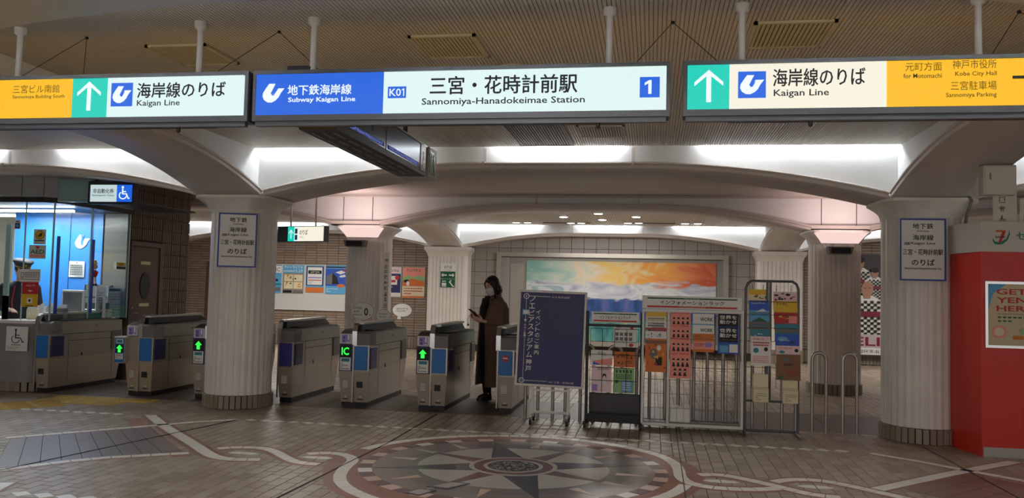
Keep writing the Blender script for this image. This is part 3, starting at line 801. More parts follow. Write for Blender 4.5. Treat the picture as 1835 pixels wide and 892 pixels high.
# ------------------------------------------------------------------ hanging station signs
def logo_items(x, z, s, sq=None, col=None):
    it = []
    if sq: it.append(R(x, z, x+s, z+s, sq))
    P = lambda a, b: (x+a*s, z+b*s)
    # leaf-like mark: left sweep and right sweep with a slanted cut
    it.append(Pg([P(.32, .86), P(.58, .86), P(.40, .50), P(.46, .40), P(.52, .50), P(.62, .68), P(.94, .68), P(.80, .50), P(.72, .34), P(.60, .22), P(.44, .14), P(.28, .15), P(.14, .24), P(.07, .38), P(.09, .52), P(.18, .66)], col))
    it.append(Pg([P(.46, .42), P(.52, .42), P(.60, .56), P(.64, .66), P(.58, .60)], sq or col))
    return it
def arrow_up(x, z, w, h, m):
    c = x+w/2; t = w*.085
    return [R(c-t, z, c+t, z+h*.93, m), Pg([(c, z+h), (x, z+h*.62), (x, z+h*.50), (c, z+h*.86)], m), Pg([(c, z+h), (c, z+h*.86), (x+w, z+h*.50), (x+w, z+h*.62)], m)]
Y0 = 4.62
def overhead(name, label, x0, x1, faces, items, poles):
    t = thing(name, label, 'sign', (x0, Y0, 2.447)); w = x1-x0; h = .307; d = .13; f = .02
    mb = MB(); mb.box(0, -.004, 0, w, .02, .035, FRAMEG); mb.box(0, -.004, h-.022, w, .02, h, FRAMEG); mb.box(0, -.004, .035, f, .02, h-.022, FRAMEG); mb.box(w-f, -.004, .035, w, .02, h-.022, FRAMEG)
    mb.build('frame', t)
    mb = MB(); mb.box(.002, .02, .002, w-.002, d, h-.002, mat('sign_housing', (58, 58, 62), .45, .3)); mb.build('housing', t)
    mb = MB(); mb.box(.015, .012, -.028, w-.02, .05, 0, FRAMEG); mb.box(.25, .05, -.022, w-.25, .10, 0, BLACKP)
    mb.build('underside_rail', t)
    mb = MB()
    for cx in (w*.3, w*.84): mb.tube([(cx, .03, -.028), (cx, .03, -.045)], .012, BLACKP); mb.ball((cx, .03, -.05), .012, BLACKP, 8)
    mb.build('sensor', t)
    for a, b, mt in faces:
        mb = MB(); mb.box(a-x0, -.001, .037, b-x0, .018, h-.024, mt); mb.build('lit_panel', t)
    mb = MB(); mb.box(f, d, .04, w-f, d+.004, h-.03, E_YEL); mb.build('rear_lit_panel', t)
    its = []
    for it in items:
        it = list(it); 
        if it[0] in 'rtu':
            k = 1 if it[0] == 'r' else 2
            it[k] -= x0; it[k+2] -= x0; it[k+1] -= 2.447; it[k+3] -= 2.447
        elif it[0] == 'p': it[1] = [(p[0]-x0, p[1]-2.447) for p in it[1]]
        its.append(tuple(it))
    prn(its, t, (0, -.0015, 0), name='lettering')
    if x0 == -2.397:
        mb = MB(); mb.bbox(.20, .03, h, .34, .10, h+.035, BLACKP, .004); mb.build('junction_box', t)
    for px in poles:
        mb = MB(); a = px-x0
        mb.lathe([(.028, h), (.028, h+.014), (.0195, h+.024), (.0185, 3.040-2.447), (.034, 3.048-2.447), (.040, 3.06-2.447), (.040, 3.09-2.447)], WHITEM, 16, a, .07)
        mb.build('hanging_pole', t)
    return t
overhead('overhead_sign', 'leftmost hanging lit sign, yellow, teal arrow and white line-name panel', -5.35, -2.428,
    [(-5.33, -3.616, E_YEL), (-3.616, -3.372, E_TEAL), (-3.372, -2.462, E_CYAN)],
    [T('三宮ビル南館', -4.04, 2.643, -3.708, 2.695, SIGNBR), T('Sannomiya Building South', -4.04, 2.603, -3.669, 2.632, SIGNBR), R(-4.30, 2.610, -4.13, 2.622, BLACKPR),
     *arrow_up(-3.58, 2.525, .165, .185, E_TXT), *logo_items(-3.343, 2.548, .148, E_BLUE, E_TXT), T('海岸線のりば', -3.164, 2.598, -2.575, 2.692, SIGNTXT, .018), T('Kaigan Line', -3.162, 2.538, -2.873, 2.585, SIGNTXT, .012)],
    (-4.07, -2.80))
overhead('overhead_sign', 'middle hanging lit sign, blue panel and long white station-name panel', -2.397, .083,
    [(-2.377, -1.574, E_BLUE), (-1.574, .065, E_CYAN)],
    [*logo_items(-2.345, 2.535, .16, None, E_TXT), Pg([(-2.27, 2.60), (-2.262, 2.60), (-2.232, 2.645), (-2.24, 2.655)], E_BLUE), T('地下鉄海岸線', -2.172, 2.60, -1.772, 2.662, E_TXT, .025), T('Subway Kaigan Line', -2.168, 2.55, -1.745, 2.587, E_TXT, .02),
     R(-1.546, 2.572, -1.434, 2.641, E_BLUE), T('K0', -1.536, 2.584, -1.466, 2.629, E_TXT, .01), Pg([(-1.452, 2.584), (-1.446, 2.584), (-1.446, 2.629), (-1.451, 2.629), (-1.461, 2.622), (-1.461, 2.616), (-1.452, 2.621)], E_TXT), T('三宮・花時計前駅', -1.290, 2.588, -.433, 2.695, SIGNTXT, .018), T('Sannomiya-Hanadokeimae Station', -1.338, 2.518, -.388, 2.568, SIGNTXT, .012),
     R(-.083, 2.552, .027, 2.668, E_BLUE), Pg([(-.036, 2.572), (-.018, 2.572), (-.018, 2.650), (-.032, 2.650), (-.056, 2.635), (-.056, 2.620), (-.036, 2.631)], E_TXT)],
    (-2.05, -.26))
overhead('overhead_sign', 'rightmost hanging lit sign, teal arrow, warm white panel and yellow place names', .155, 2.42,
    [(.178, .403, E_TEAL), (.403, 1.216, E_CREAM), (1.216, 2.40, E_YEL)],
    [*arrow_up(.215, 2.522, .155, .18, E_TXT), *logo_items(.449, 2.541, .147, E_BLUE, E_TXT), T('海岸線のりば', .633, 2.602, 1.107, 2.698, SIGNTXT, .018), T('Kaigan Line', .637, 2.538, .923, 2.585, SIGNTXT, .012),
     T('元町方面', 1.308, 2.672, 1.488, 2.718, SIGNBR), T('for Motomachi', 1.298, 2.633, 1.488, 2.658, SIGNBR), T('神戸市役所', 1.54, 2.678, 1.754, 2.726, SIGNBR), T('Kobe City Hall', 1.553, 2.634, 1.754, 2.664, SIGNBR),
     T('三宮駐車場', 1.531, 2.565, 1.753, 2.613, SIGNBR), T('Sannomiya Parking', 1.507, 2.522, 1.753, 2.552, SIGNBR), R(1.829, 2.620, 1.99, 2.636, BLACKPR)],
    (.475, 1.695))
# stay wires from ceiling hooks to the signs
for lab, hk, ends in (('left sign', (-3.75, 4.9), [(-4.07, 4.69, 2.76), (-3.6, 4.69, 2.76)]), ('gap between middle and right signs', (.10, 4.95), [(-.12, 4.69, 2.755), (.36, 4.69, 2.755)]), ('right end of the right sign', (2.0, 4.95), [(1.75, 4.69, 2.755), (2.3, 4.69, 2.755)]),
                      ('left end of the middle sign', (-2.38, 4.9), [(-2.7, 4.69, 2.76), (-2.0, 4.69, 2.76)])):
    mb = MB(); 
    for e in ends: mb.tube([(hk[0], hk[1], 3.085), e], .0022, BLACKM, 5)
    mb.ball((hk[0], hk[1], 3.083), .012, BLACKM, 8)
    tag(mb.build('stay_wire'), 'thin dark stay wires from a ceiling hook above the '+lab, 'wire')
# black box on the middle sign
# departure display board hanging behind the middle sign
t = thing('departure_board', 'long black departure display board hanging lengthwise behind the middle sign', 'display', (-1.97, 4.9, 2.45))
L_ = 2.08; HH = .27; WW = .25
mb = MB(); mb.prism([(-WW, .0), (0, 0), (0, HH), (-WW, HH)], 'y', 0, L_, BLACKP); mb.build('housing', t)
SCR = mat('display_glass', (120, 124, 136), .16, .75)
for k in range(2):
    y0 = .06+k*.92
    mb = MB(); mb.box(0, y0, .045, .004, y0+.89, HH-.02, SCR); mb.build('screen', t)
    mb = MB(); mb.box(.004, y0+.02, .052, .0048, y0+.87, .085, mat('display_blue_bar', (24, 28, 84), emit=.6)); mb.build('status_bar', t)
    m2 = MB(); graphics(m2, [T('先発 次発 まもなく電車がまいります', 0.05, .056, .80, .080, mat('display_text', (130, 150, 240), emit=.8))]); 
    m2.xf(Matrix.Translation((.0055, y0+.02, 0)) @ Matrix.Rotation(PI/2, 4, 'Z')); m2.build('display_lettering', t)
mb = MB(); mb.box(0, 1.90, .03, .006, 2.05, HH-.01, mat('display_end_panel', (170, 172, 178), .25, .4)); mb.build('platform_panel', t)
m2 = MB(); graphics(m2, [T('2', .03, .12, .08, .20, WHITEP), T('番のりば', .02, .08, .11, .10, WHITEP)]); m2.xf(Matrix.Translation((.0065, 1.915, 0)) @ Matrix.Rotation(PI/2, 4, 'Z')); m2.build('platform_number', t)
mb = MB(); mb.box(-.0, 0, HH-.015, .008, L_, HH, CHROME); mb.build('edge_trim', t)
mb = MB(); mb.box(0, 0, -.004, .025, .18, 0, GREYPR); sl = mb.build('vent_slot', t, (-WW+.03, .12, 0))
for r in range(3):
    for k in range(7):
        if r or k: piece(sl, t, (-WW+.03+r*.075, .12+k*.27, 0))
mb = MB(); mb.box(-WW, L_+.04, .0, .015, L_+.30, HH+.0, mat('clock_housing', (150, 150, 146), .4)); mb.build('end_box', t)
mb = MB(); mb.box(.015, L_+.07, .04, .02, L_+.26, HH-.03, mat('end_display', (60, 80, 44), .3)); mb.build('end_screen', t)
m2 = MB(); graphics(m2, [R(0.01, .06, .03, .22, LGREEN), Pg([(.05, .06), (.09, .22), (.12, .22), (.07, .06)], LGREEN), Pg([(.12, .06), (.16, .06), (.10, .16)], LGREEN)]); m2.xf(Matrix.Translation((.021, L_+.08, 0)) @ Matrix.Rotation(PI/2, 4, 'Z')); m2.build('end_symbol', t)
mb = MB()
for y in (1.25, 1.85): mb.tube([(-WW/2, y, HH), (-WW/2, y, 3.088-2.45)], .02, BLACKM)
mb.build('hanger', t)
# ceiling grilles and hatches
GBK = mat('grille_backing', (84, 76, 60), .7)
def grille(x0, x1, y0, y1, lab, mt, dark=None, n=24, frame=True):
    t = thing('ceiling_grille', lab, 'grille', ((x0+x1)/2, (y0+y1)/2, 3.088)); w = x1-x0; h = y1-y0
    mb = MB(); f = .022
    for a in ((-w/2, -h/2, w/2, -h/2+f), (-w/2, h/2-f, w/2, h/2), (-w/2, -h/2, -w/2+f, h/2), (w/2-f, -h/2, w/2, h/2)): mb.box(a[0], a[1], -.016, a[2], a[3], 0, mt)
    mb.build('frame', t)
    mb = MB(); mb.box(-w/2+f, -h/2+f, -.003, w/2-f, h/2-f, 0, dark or GBK); mb.build('backing', t)
    mb = MB(); s = (w-2*f)/n
    mb.box(-s*.36, -h/2+f, -.012, s*.36, h/2-f, -.004, mt); o = mb.build('slat', t, (-w/2+f+s*.5, 0, 0))
    for k in range(1, n): piece(o, t, (-w/2+f+s*(k+.5), 0, 0))
    return t
SL2 = mat('grille_cream', (198, 190, 160), .5); 
grille(-1.575, -1.13, 5.06, 5.55, 'cream slatted ceiling grille above the middle sign', SL2, n=16)
grille(-3.46, -3.01, 5.10, 5.58, 'plain cream ceiling grille above the left sign', SL2, n=16, dark=SL2)
grille(.575, 1.05, 4.99, 5.50, 'cream slatted ceiling grille above the right sign', SL2, n=16)
grille(-1.46, -.86, 7.75, 8.98, 'dark air-intake grille in the ceiling below the middle sign, black half on its right', GREYP, n=20, dark=BLACKP)
grille(-.75, -.285, 7.95, 8.52, 'small cream-framed ceiling hatch right of the dark air-intake grille', mat('hatch_frame', (190, 184, 176), .5), n=16)
mb = MB(); mb.lathe([(.10, 3.075), (.11, 3.089)], SL2, 24, -1.02, 5.88); mb.lathe([(.06, 3.068), (.10, 3.075)], GREYP, 24, -1.02, 5.88)
tag(mb.build('round_vent'), 'round cream ceiling vent just above the middle sign', 'vent')
# downlights beyond the columns
DL = mat('downlight_glow', (255, 250, 240), emit=9)
DLs = mat('downlight_glow_dim', (255, 250, 240), emit=2.2)
for k, (x, y, big) in enumerate([(-1.86, 17.37, 1), (-1.08, 16.6, 1), (-.34, 17.24, 1), (-1.08, 17.95, 1), (-3.12, 18.86, 0), (-2.85, 18.84, 0), (-1.85, 18.87, 0), (-1.61, 18.85, 0), (-.55, 18.73, 0), (-.31, 18.7, 0), (.71, 18.73, 0), (.98, 18.7, 0)]):
    t = thing('downlight', ['left downlight of the bright diamond of four on the far ceiling', 'nearest downlight of the bright diamond of four', 'right downlight of the bright diamond of four', 'farthest downlight of the bright diamond of four',
 'small downlight, left one of the leftmost pair before the mural', 'small downlight, right one of the leftmost pair before the mural', 'small downlight, left one of the second pair from left', 'small downlight, right one of the second pair from left',
 'small downlight, left one of the third pair from left', 'small downlight, right one of the third pair from left', 'small downlight, left one of the rightmost pair', 'small downlight, right one of the rightmost pair'][k], 'light', (x, y, 3.085), group='diamond of four downlights' if big else 'row of paired downlights')
    mb = MB(); mb.lathe([(.10, -.012), (.11, 0)], WHITEM, 20); mb.build('trim_ring', t)
    mb = MB(); mb.lathe([(.083, -.02), (.083, -.012)], DL if big else DLs, 20); mb.build('lens', t)
mb = MB(); mb.box(-2.5, 18.9, 3.075, -1.4, 19.0, 3.088, GREYPR); tag(mb.build('air_slot'), 'left long dark air slot in the far ceiling', 'vent')
mb = MB(); mb.box(-.5, 18.8, 3.075, .5, 18.9, 3.088, GREYPR); tag(mb.build('air_slot'), 'right long dark air slot in the far ceiling', 'vent')

# ------------------------------------------------------------------ ticket gates
def gate(x, y, label, reader=True, arrow='arrow', pc=BLUEP, sc=NAVYP, slot=True, sidebox=False, noentry=False, L=1.56):
    t = thing('ticket_gate', label, 'ticket gate', (x, y, 0)); t['group'] = 'ticket gates'
    rw = .17 if reader else .0; w = rw+.215
    def side(xa, xb, mt_up=GATEM):
        mb = MB(); tp = .03 if xa == 0 else 0; 
        # lower body, tapering in towards the foot
        lo = [(xa+.02*(xa == 0), .05), (xb-.02*(xb >= w-.001), .05)]
        return mb
    # foot
    mb = MB(); mb.box(.03, .05, 0, w-.03, L-.08, .06, BLACKP); mb.build('plinth', t)
    # lower body
    mb = MB(); mb.loft([[(.025, .04, .06), (w-.03, .04, .06), (w-.03, L-.06, .06), (.025, L-.06, .06)],
                        [(.0, .0, .44), (w, .0, .44), (w, L, .44), (.0, L, .44)]], GATEL, smooth=False)
    lb = mb.build('lower_body', t)
    mb = MB(); mb.box(0, .004, .44, w, L, .76, GATEM); mb.build('body', t)
    mb = MB(); mb.prism([(.06, .76), (.0, .76), (.02, .90), (.07, .925), (L-.12, .94), (L-.02, .90), (L, .76)], 'x', rw+.012, w, GATEM if False else GREYP); mb.build('shoulder', t)
    mb = MB(); mb.box(w-.004, .22, .762, w+.002, L-.02, .915, GATEM); mb.box(w-.003, .22, .752, w+.0035, L, .758, BLACKPR); mb.build('side_cover', t)
    # side maintenance door lines
    mb = MB(); mb.box(w, .36, .12, w+.002, .364, .75, BLACKPR); mb.box(w, 1.28, .12, w+.002, 1.284, .75, BLACKPR); mb.box(w, .362, .66, w+.002, 1.28, .666, BLACKPR); mb.build('door_seam', t)
    mb = MB(); mb.box(w, .62, .45, w+.006, .64, .49, BLACKPR); mb.box(w, .9, .84, w+.004, .92, .86, BLACKPR); mb.build('lock', t)
    # coloured panel on the front and its wrap on the flank
    mb = MB(); mb.bbox(rw+.025, -.006, .455, w-.022, .01, .745, pc, .004); mb.build('front_panel', t)
    mb = MB(); mb.bbox(w-.005, .03, .47, w+.014, .26, .735, sc, .004); mb.build('side_panel', t)
    mb = MB(); mb.bbox(w-.005, L-.25, .50, w+.014, L-.03, .75, GREYP, .004); mb.build('side_sensor', t)
    # bright edge strips
    mb = MB(); mb.box(w-.018, -.004, .44, w+.002, .01, .76, STEEL); mb.box(rw+.003, -.004, .06, rw+.02, .01, .76, STEEL); mb.build('edge_strip', t)
    # hood / handrail
    mb = MB(); hx0, hx1 = (rw-.01, rw+.05) if reader else (-.012, .045)
    mb.loft([[(hx0, yy, z), (hx1, yy, z), (hx1, yy+dy, z2), (hx0, yy+dy, z2)] for yy, z, dy, z2 in
             ((.0, .75, .02, .75), (.0, .93, .02, .925), (.025, 1.0, .03, .98), (.07, 1.03, .01, 1.005), (.16, 1.035, 0, 1.01))], CHROME, smooth=False); mb.build('front_rail', t)
    mb = MB(); mb.prism([(.10, 1.012), (.10, 1.035), (L-.2, 1.045), (L-.16, 1.03), (L-.2, 1.018)], 'x', hx0-.01, hx1+.05, STEEL); mb.build('hood', t)
    mb = MB(); mb.prism([(.09, .925), (.09, 1.012), (L-.22, 1.02), (L-.05, .945), (L-.1, .935)], 'x', hx0+.01, hx1+.03, BLACKP); mb.build('hood_core', t)
    mb = MB(); mb.box(rw+.06, .22, .938, w-.02, L-.2, .944, BLACKP); mb.build('top_recess', t)
    if slot:
        mb = MB(); mb.box(rw+.06, .012, .24, rw+.135, .03, .315, BLACKP); mb.build('card_slot', lb, (0, -.004, 0))
    else:
        mb = MB(); 
        for k in range(8): mb.box(rw+.06, -.001, .24+k*.018, rw+.13, .03, .25+k*.018, WHITEM)
        mb.build('louvre', lb, (0, -.003, 0), rot=(-.045, 0, 0))
    its = [R(rw+.09, .12, rw+.12, .15, WHITEP), R(rw+.07, .092, rw+.14, .104, BLACKPR)]
    if noentry: pass
    prn(its, lb, (0, .020, 0), name='label_print', rot=(-.1, 0, 0))
    if reader:
        mb = MB(); mb.prism([(.02, .76), (.0, .78), (.0, .895), (.012, .905), (.14, .945), (.5, .945), (.5, .76)], 'x', 0, rw-.008, GATEM); rh = mb.build('reader_housing', t)
        mb = MB(); mb.poly([(.012, .018, .909), (rw-.02, .018, .909), (rw-.02, .13, .944), (.012, .13, .944)], BLACKP); mb.box(.012, .145, .946, rw-.02, .4, .950, BLACKP); mb.build('card_reader', rh)
        prn([R(.014, .775, rw-.02, .893, WHITEP), R(.024, .785, rw-.032, .885, LILAC), Cc(.055, .85, .014, .014, PURP), Cc(.055, .81, .014, .014, PURP), R(.085, .79, .125, .8, WHITEP), R(.1, .82, .125, .88, WHITEP)], rh, (0, -.001, 0), name='reader_sticker')
        mb = MB(); mb.box(.0, -.004, .44, rw, .01, .765, NAVYPR if not sidebox else GATEM); ds = mb.build('display_surround', t)
        if not sidebox:
            gl = arrow_up(.028, .625, .10, .105, LED) if arrow == 'arrow' else []
            if arrow == 'arrow': gl = [Pg([(.078, .735), (.03, .685), (.055, .685), (.055, .63), (.10, .63), (.10, .685), (.126, .685)], LED)]
            else: gl = [T('IC', .03, .635, .125, .73, LED, .03)]
            prn([R(.012, .61, rw-.018, .75, BLACKPR)]+gl, ds, (0, -.005, 0), name='led_display')
            prn([R(.012, .45, rw-.018, .605, WHITEP), R(.03, .555, rw-.036, .595, TEAL), *textlines(.025, .46, rw-.03, .54, 4, GREYPR, .5, 3)], ds, (0, -.005, 0), name='instruction_label')
        mb = MB()
        for k in range(9): mb.box(.055, 0, .24+k*.018, .115, .03, .249+k*.018, WHITEM)
        mb.build('speaker_louvre', lb, (0, -.003, 0), rot=(-.045, 0, 0))
        prn([R(.07, .12, .10, .15, WHITEP), R(.05, .092, .12, .104, BLACKPR)], lb, (0, .020, 0), name='reader_label', rot=(-.1, 0, 0))
    if sidebox:
        mb = MB(); mb.box(-.12, -.07, .42, .03, .12, .75, GATEL); mb.box(-.125, -.075, .75, .035, .13, .762, WHITEM); mb.build('side_display_box', t)
        prn([R(-.112, .43, .022, .745, BLUEP), R(-.095, .675, .005, .73, WHITEP), R(-.085, .685, -.005, .72, TEAL), R(-.10, .555, .01, .665, BLACKPR),
             Pg([(-.045, .658), (-.09, .61), (-.065, .61), (-.065, .56), (-.025, .56), (-.025, .61), (0, .61)], LED), R(-.10, .47, .01, .545, WHITEP), *textlines(-.09, .475, .0, .54, 4, GREYPR, .5, 4)], t, (0, -.071, 0), name='led_display')
    if noentry:
        prn([Cc((rw+w)/2, .66, .042, .042, REDPR), R((rw+w)/2-.03, .652, (rw+w)/2+.03, .668, WHITEP)], t, (0, -.008, 0), name='no_entry_mark')
    return t
gate(-7.95, 9.70, 'leftmost ticket gate with plain blue panel beside the office counter', reader=False, slot=True, L=1.5)
gate(-6.73, 9.84, 'ticket gate with a green arrow box sticking out on its left side', sidebox=True)
gate(-5.80, 9.86, 'ticket gate half hidden behind the notice column, green arrow lit')
gate(-4.66, 9.90, 'ticket gate with purple front panel right of the notice column', reader=False, pc=PURP, sc=NAVYP, slot=False)
gate(-3.79, 9.78, 'ticket gate showing green letters IC', arrow='IC', sc=PURP)
gate(-2.81, 9.80, 'ticket gate with green arrow just left of the walking woman')
gate(-1.83, 9.86, 'ticket gate with red no-entry mark beside the blue event board', reader=False, noentry=True, slot=False)
# speech-bubble notices on gate tops
def bubble(x, y, z, w, h, label, items):
    t = thing('bubble_sign', label, 'sign', (x, y, z))
    mb = MB(); P = [(w/2+w/2*math.cos(a), h/2+h/2*math.sin(a)) for a in [2*PI*k/28 for k in range(28)]]
    mb.prism([(p[0], p[1]) for p in P], 'y', 0, .006, WHITEP); mb.prism([(w*.25, -.06), (w*.45, -.06), (w*.42, .03), (w*.28, .03)], 'y', .001, .005, WHITEP); mb.build('board', t)
    mb = MB(); mb.tube([(p[0], .003, p[1]) for p in P+[P[0]]], .0035, BLACKPR, 5); mb.build('outline', t)
    prn(items, t, name='lettering'); return t
bubble(-4.15, 11.1, 1.02, .33, .24, 'large round white speech-bubble notice with a big zero above a gate', [T('IC専用', .03, .15, .16, .18, BLACKPR), T('出場時', .03, .105, .13, .13, BLACKPR), T('残高不足', .03, .06, .17, .085, BLACKPR), T('0', .19, .06, .25, .17, BLACKPR, .03), T('円', .26, .06, .29, .085, BLACKPR)])
bubble(-3.80, 11.15, 1.0, .21, .17, 'small white speech-bubble notice beside the large one', [T('タッチして', .03, .10, .17, .12, BLACKPR), T('ください', .04, .06, .15, .08, BLACKPR)])
tb = bubble(-6.42, 20.0865, .78, .50, .33, 'white speech-bubble notice on the far brick wall under the posters', [T('係員が対応', .09, .18, .40, .22, BLACKPR), T('いたします', .09, .13, .34, .165, BLACKPR)])

# ------------------------------------------------------------------ steel hoop barriers
hoop = None
for k in range(11):
    x = 1.825-.318*k
    lab = ['steel hoop between the brochure rack and the rightmost hoop', 'steel hoop behind the right post of the brochure rack', 'steel hoop behind the left half of the brochure rack', 'steel hoop behind the blue magazines of the white rack',
           'steel hoop behind the WORK magazines of the white rack', 'steel hoop behind the salmon magazines of the white rack', 'steel hoop behind the gap between black and white racks', 'steel hoop behind the right half of the black rack',
           'steel hoop behind the left post of the black rack', 'steel hoop behind the right legs of the blue event board', 'steel hoop behind the left edge of the blue event board'][k]
    if hoop is None:
        mb = MB(); pth = [(-.073, 0, 0), (-.073, 0, .80)]+[(-.073*math.cos(a), 0, .80+.073*math.sin(a)) for a in [PI*q/8 for q in range(1, 8)]]+[(.073, 0, .80), (.073, 0, 0)]
        mb.tube(pth, .019, STEEL, 12); mb.lathe([(.032, 0), (.032, .006)], STEEL, 16, -.073, 0); mb.lathe([(.032, 0), (.032, .006)], STEEL, 16, .073, 0)
        hoop = mb.build('steel_hoop', None, (x, 9.59, 0)); tag(hoop, lab, 'barrier')
    else:
        h2 = hoop.copy(); COL.objects.link(h2); h2.location = (x, 9.59, 0); tag(h2, lab, 'barrier', 'steel hoops behind the racks')
h2 = hoop.copy(); COL.objects.link(h2); h2.location = (2.145, 9.59, 0); tag(h2, 'steel hoop barrier nearest the right column', 'barrier')

# ------------------------------------------------------------------ blue event board on wheels
t = thing('event_board', 'navy blue event guide board with white frame on a wheeled stand', 'sign', (-1.50, 9.22, 0), .02)
tilt = Matrix.Translation((0, 0, .42)) @ Matrix.Rotation(-.05, 4, 'X') @ Matrix.Rotation(.02, 4, 'Y')
pw, ph = .77, 1.07
mb = MB(); mb.box(.02, 0, .02, pw-.02, .02, ph-.02, NAVYPR); mb.xf(tilt); mb.build('poster_face', t)
mb = MB(); 
for a in ((0, 0, pw, .025), (0, ph-.025, pw, ph), (0, .025, .025, ph-.025), (pw-.025, .025, pw, ph-.025)): mb.bbox(a[0], -.012, a[1], a[2], .03, a[3], WHITEM, .004)
mb.xf(tilt); mb.build('frame', t)
its = [R(.085, .09, .089, .56, WHITEP), R(.085, .72, .089, 1.0, WHITEP), R(.085, 1.0, .36, 1.006, WHITEP), R(.085, .058, .36, .063, WHITEP), Cc(.087, 1.0, .032, .032, WHITEP), Cc(.087, 1.0, .024, .024, NAVYPR), T('4', .078, .985, .096, 1.015, WHITEP), Cc(.075, .06, .03, .03, WHITEP), Cc(.075, .06, .022, .022, NAVYPR), T('11', .064, .047, .086, .073, WHITEP),
       Pg([(.072, .74), (.102, .74), (.087, .705)], WHITEP), Pg([(.072, .55), (.102, .55), (.087, .585)], WHITEP), R(.05, .79, .125, .85, LBLUE), R(.06, .80, .115, .84, WHITEP),
       T('K10 新長田駅', .38, .99, .58, 1.012, WHITEP), T('K01 三宮・花時計前', .38, .045, .66, .066, WHITEP)]
for k, ch in enumerate('ノエビアスタジアム神戸'): its.append(('t', ch, .125-k*.0012, .94-k*.078, .19-k*.0012, 1.0-k*.078, WHITEP, .02))
for k, ch in enumerate('イベントのご案内'): its.append(('t', ch, .205, .80-k*.064, .255, .848-k*.064, WHITEP, .02))
for k, ch in enumerate('御崎公園駅'): its.append(('t', ch, .077, .665-k*.03, .099, .687-k*.03, WHITEP, .0))
m2 = MB(); graphics(m2, its); m2.xf(tilt @ Matrix.Translation((0, -.001, 0))); m2.build('lettering', t)
mb = MB()
for x in (.20, .60):
    mb.bbox(x-.017, .03, .075, x+.017, .055, .50, WHITEM, .003); mb.bbox(x-.012, -.12, .085, x+.012, .20, .11, WHITEM, .003)
mb.box(.20, .035, .12, .60, .05, .14, WHITEM); mb.box(.20, .035, .36, .60, .05, .38, WHITEM); mb.box(.2, .18, .09, .6, .195, .105, WHITEM); mb.build('stand', t)
for x in (.20, .60):
    for y in (-.11, .19):
        mb = MB(); mb.prism([(y+.03*math.cos(2*PI*k/16), .032+.03*math.sin(2*PI*k/16)) for k in range(16)], 'x', x-.012, x+.012, BLACKP); mb.box(x-.016, y-.012, .04, x+.016, y+.012, .088, GREYP); mb.build('caster', t)

# ------------------------------------------------------------------ leaflet racks
def wires(mb, x0, x1, z0, z1, y, nx, nz, mt, r=.0028):
    for k in range(nx+1): x = x0+(x1-x0)*k/nx; mb.tube([(x, y, z0), (x, y, z1)], r, mt, 5)
    for k in range(nz+1): z = z0+(z1-z0)*k/nz; mb.tube([(x0, y, z), (x1, y, z)], r, mt, 5)
def header(t, x0, x1, z0, z1, y):
    mb = MB(); mb.bbox(x0, y, z0, x1, y+.02, z1, WHITEP, .003); mb.build('header_board', t)
    w = x1-x0; h = z1-z0
    prn([R(x0+w*.05, z0+h*.76, x1-w*.05, z0+h*.87, GREENPR), R(x0+w*.05, z0+h*.10, x1-w*.05, z0+h*.24, REDPR), T('インフォメーションラック', x0+w*.18, z0+h*.34, x1-w*.18, z0+h*.66, BLACKPR, .02),
         T('KOBE SUBWAY', x0+w*.42, z0+h*.785, x0+w*.58, z0+h*.845, WHITEP), T('INFORMATION RACK', x0+w*.36, z0+h*.14, x0+w*.64, z0+h*.20, WHITEP)], t, (0, y-.001, 0), name='header_print')
def leaflet(label, x0, z0, x1, z1, y, base, items, group=None, tilt=-.05, name='leaflet'):
    w, h = x1-x0, z1-z0
    t = thing(name, label, 'leaflet', (x0, y, z0), 0, group); t.rotation_euler = (tilt, 0, 0)
    mb = MB(); mb.box(0, 0, 0, w, .006, h, base); mb.build('paper', t)
    its = []
    for it in items:
        it = list(it)
        if it[0] in 'rtu':
            k = 1 if it[0] == 'r' else 2
            it[k] *= w; it[k+2] *= w; it[k+1] *= h; it[k+3] *= h
        elif it[0] == 'c': it[1] *= w; it[3] *= w; it[2] *= h; it[4] *= h
        elif it[0] == 'p': it[1] = [(p[0]*w, p[1]*h) for p in it[1]]
        its.append(tuple(it))
    if its: prn(its, t, (0, -.0006, 0))
    return t
def blots(seed, n, cols, x0=.08, z0=.08, x1=.92, z1=.9, s=.08):
    rg = random.Random(seed); return [Cc(rg.uniform(x0, x1), rg.uniform(z0, z1), rg.uniform(.3, 1)*s, rg.uniform(.3, 1)*s*.7, rg.choice(cols)) for _ in range(n)]
# black rack
t = thing('leaflet_rack', 'narrow black wire leaflet rack with white header board', 'rack', (-.70, 9.27, 0), -.04)
mb = MB()
for x in (.0, .60):
    mb.bbox(x-.016, -.012, .03, x+.016, .02, 1.27, BLACKM, .004); mb.bbox(x-.018, -.14, .03, x+.018, .24, .07, BLACKM, .004)
mb.box(0, -.01, .05, .60, .02, .14, BLACKM); mb.box(0, 0, 1.10, .6, .02, 1.13, BLACKM); mb.build('frame', t)
mb = MB(); mb.box(.02, .10, .07, .58, .105, .36, mat('smoked_panel', (50, 48, 48), .3)); mb.build('lower_panel', t)
header(t, .045, .57, 1.145, 1.265, -.03)
mb = MB(); wires(mb, .04, .57, .37, 1.08, -.045, 4, 5, BLACKM)
for z in (.37, .62, .86): 
    for k in range(5): mb.tube([(.04+k*.1325, -.045, z), (.04+k*.1325, .01, z)], .0028, BLACKM, 5)
mb.build('wire_pockets', t)
for x in (0, .6):
    for y in (-.12, .22):
        mb = MB(); mb.prism([(y+.025*math.cos(2*PI*k/14), .026+.025*math.sin(2*PI*k/14)) for k in range(14)], 'x', x-.012, x+.012, BLACKP); mb.build('caster', t)
BL = lambda *a, **k: leaflet(*a, **k)
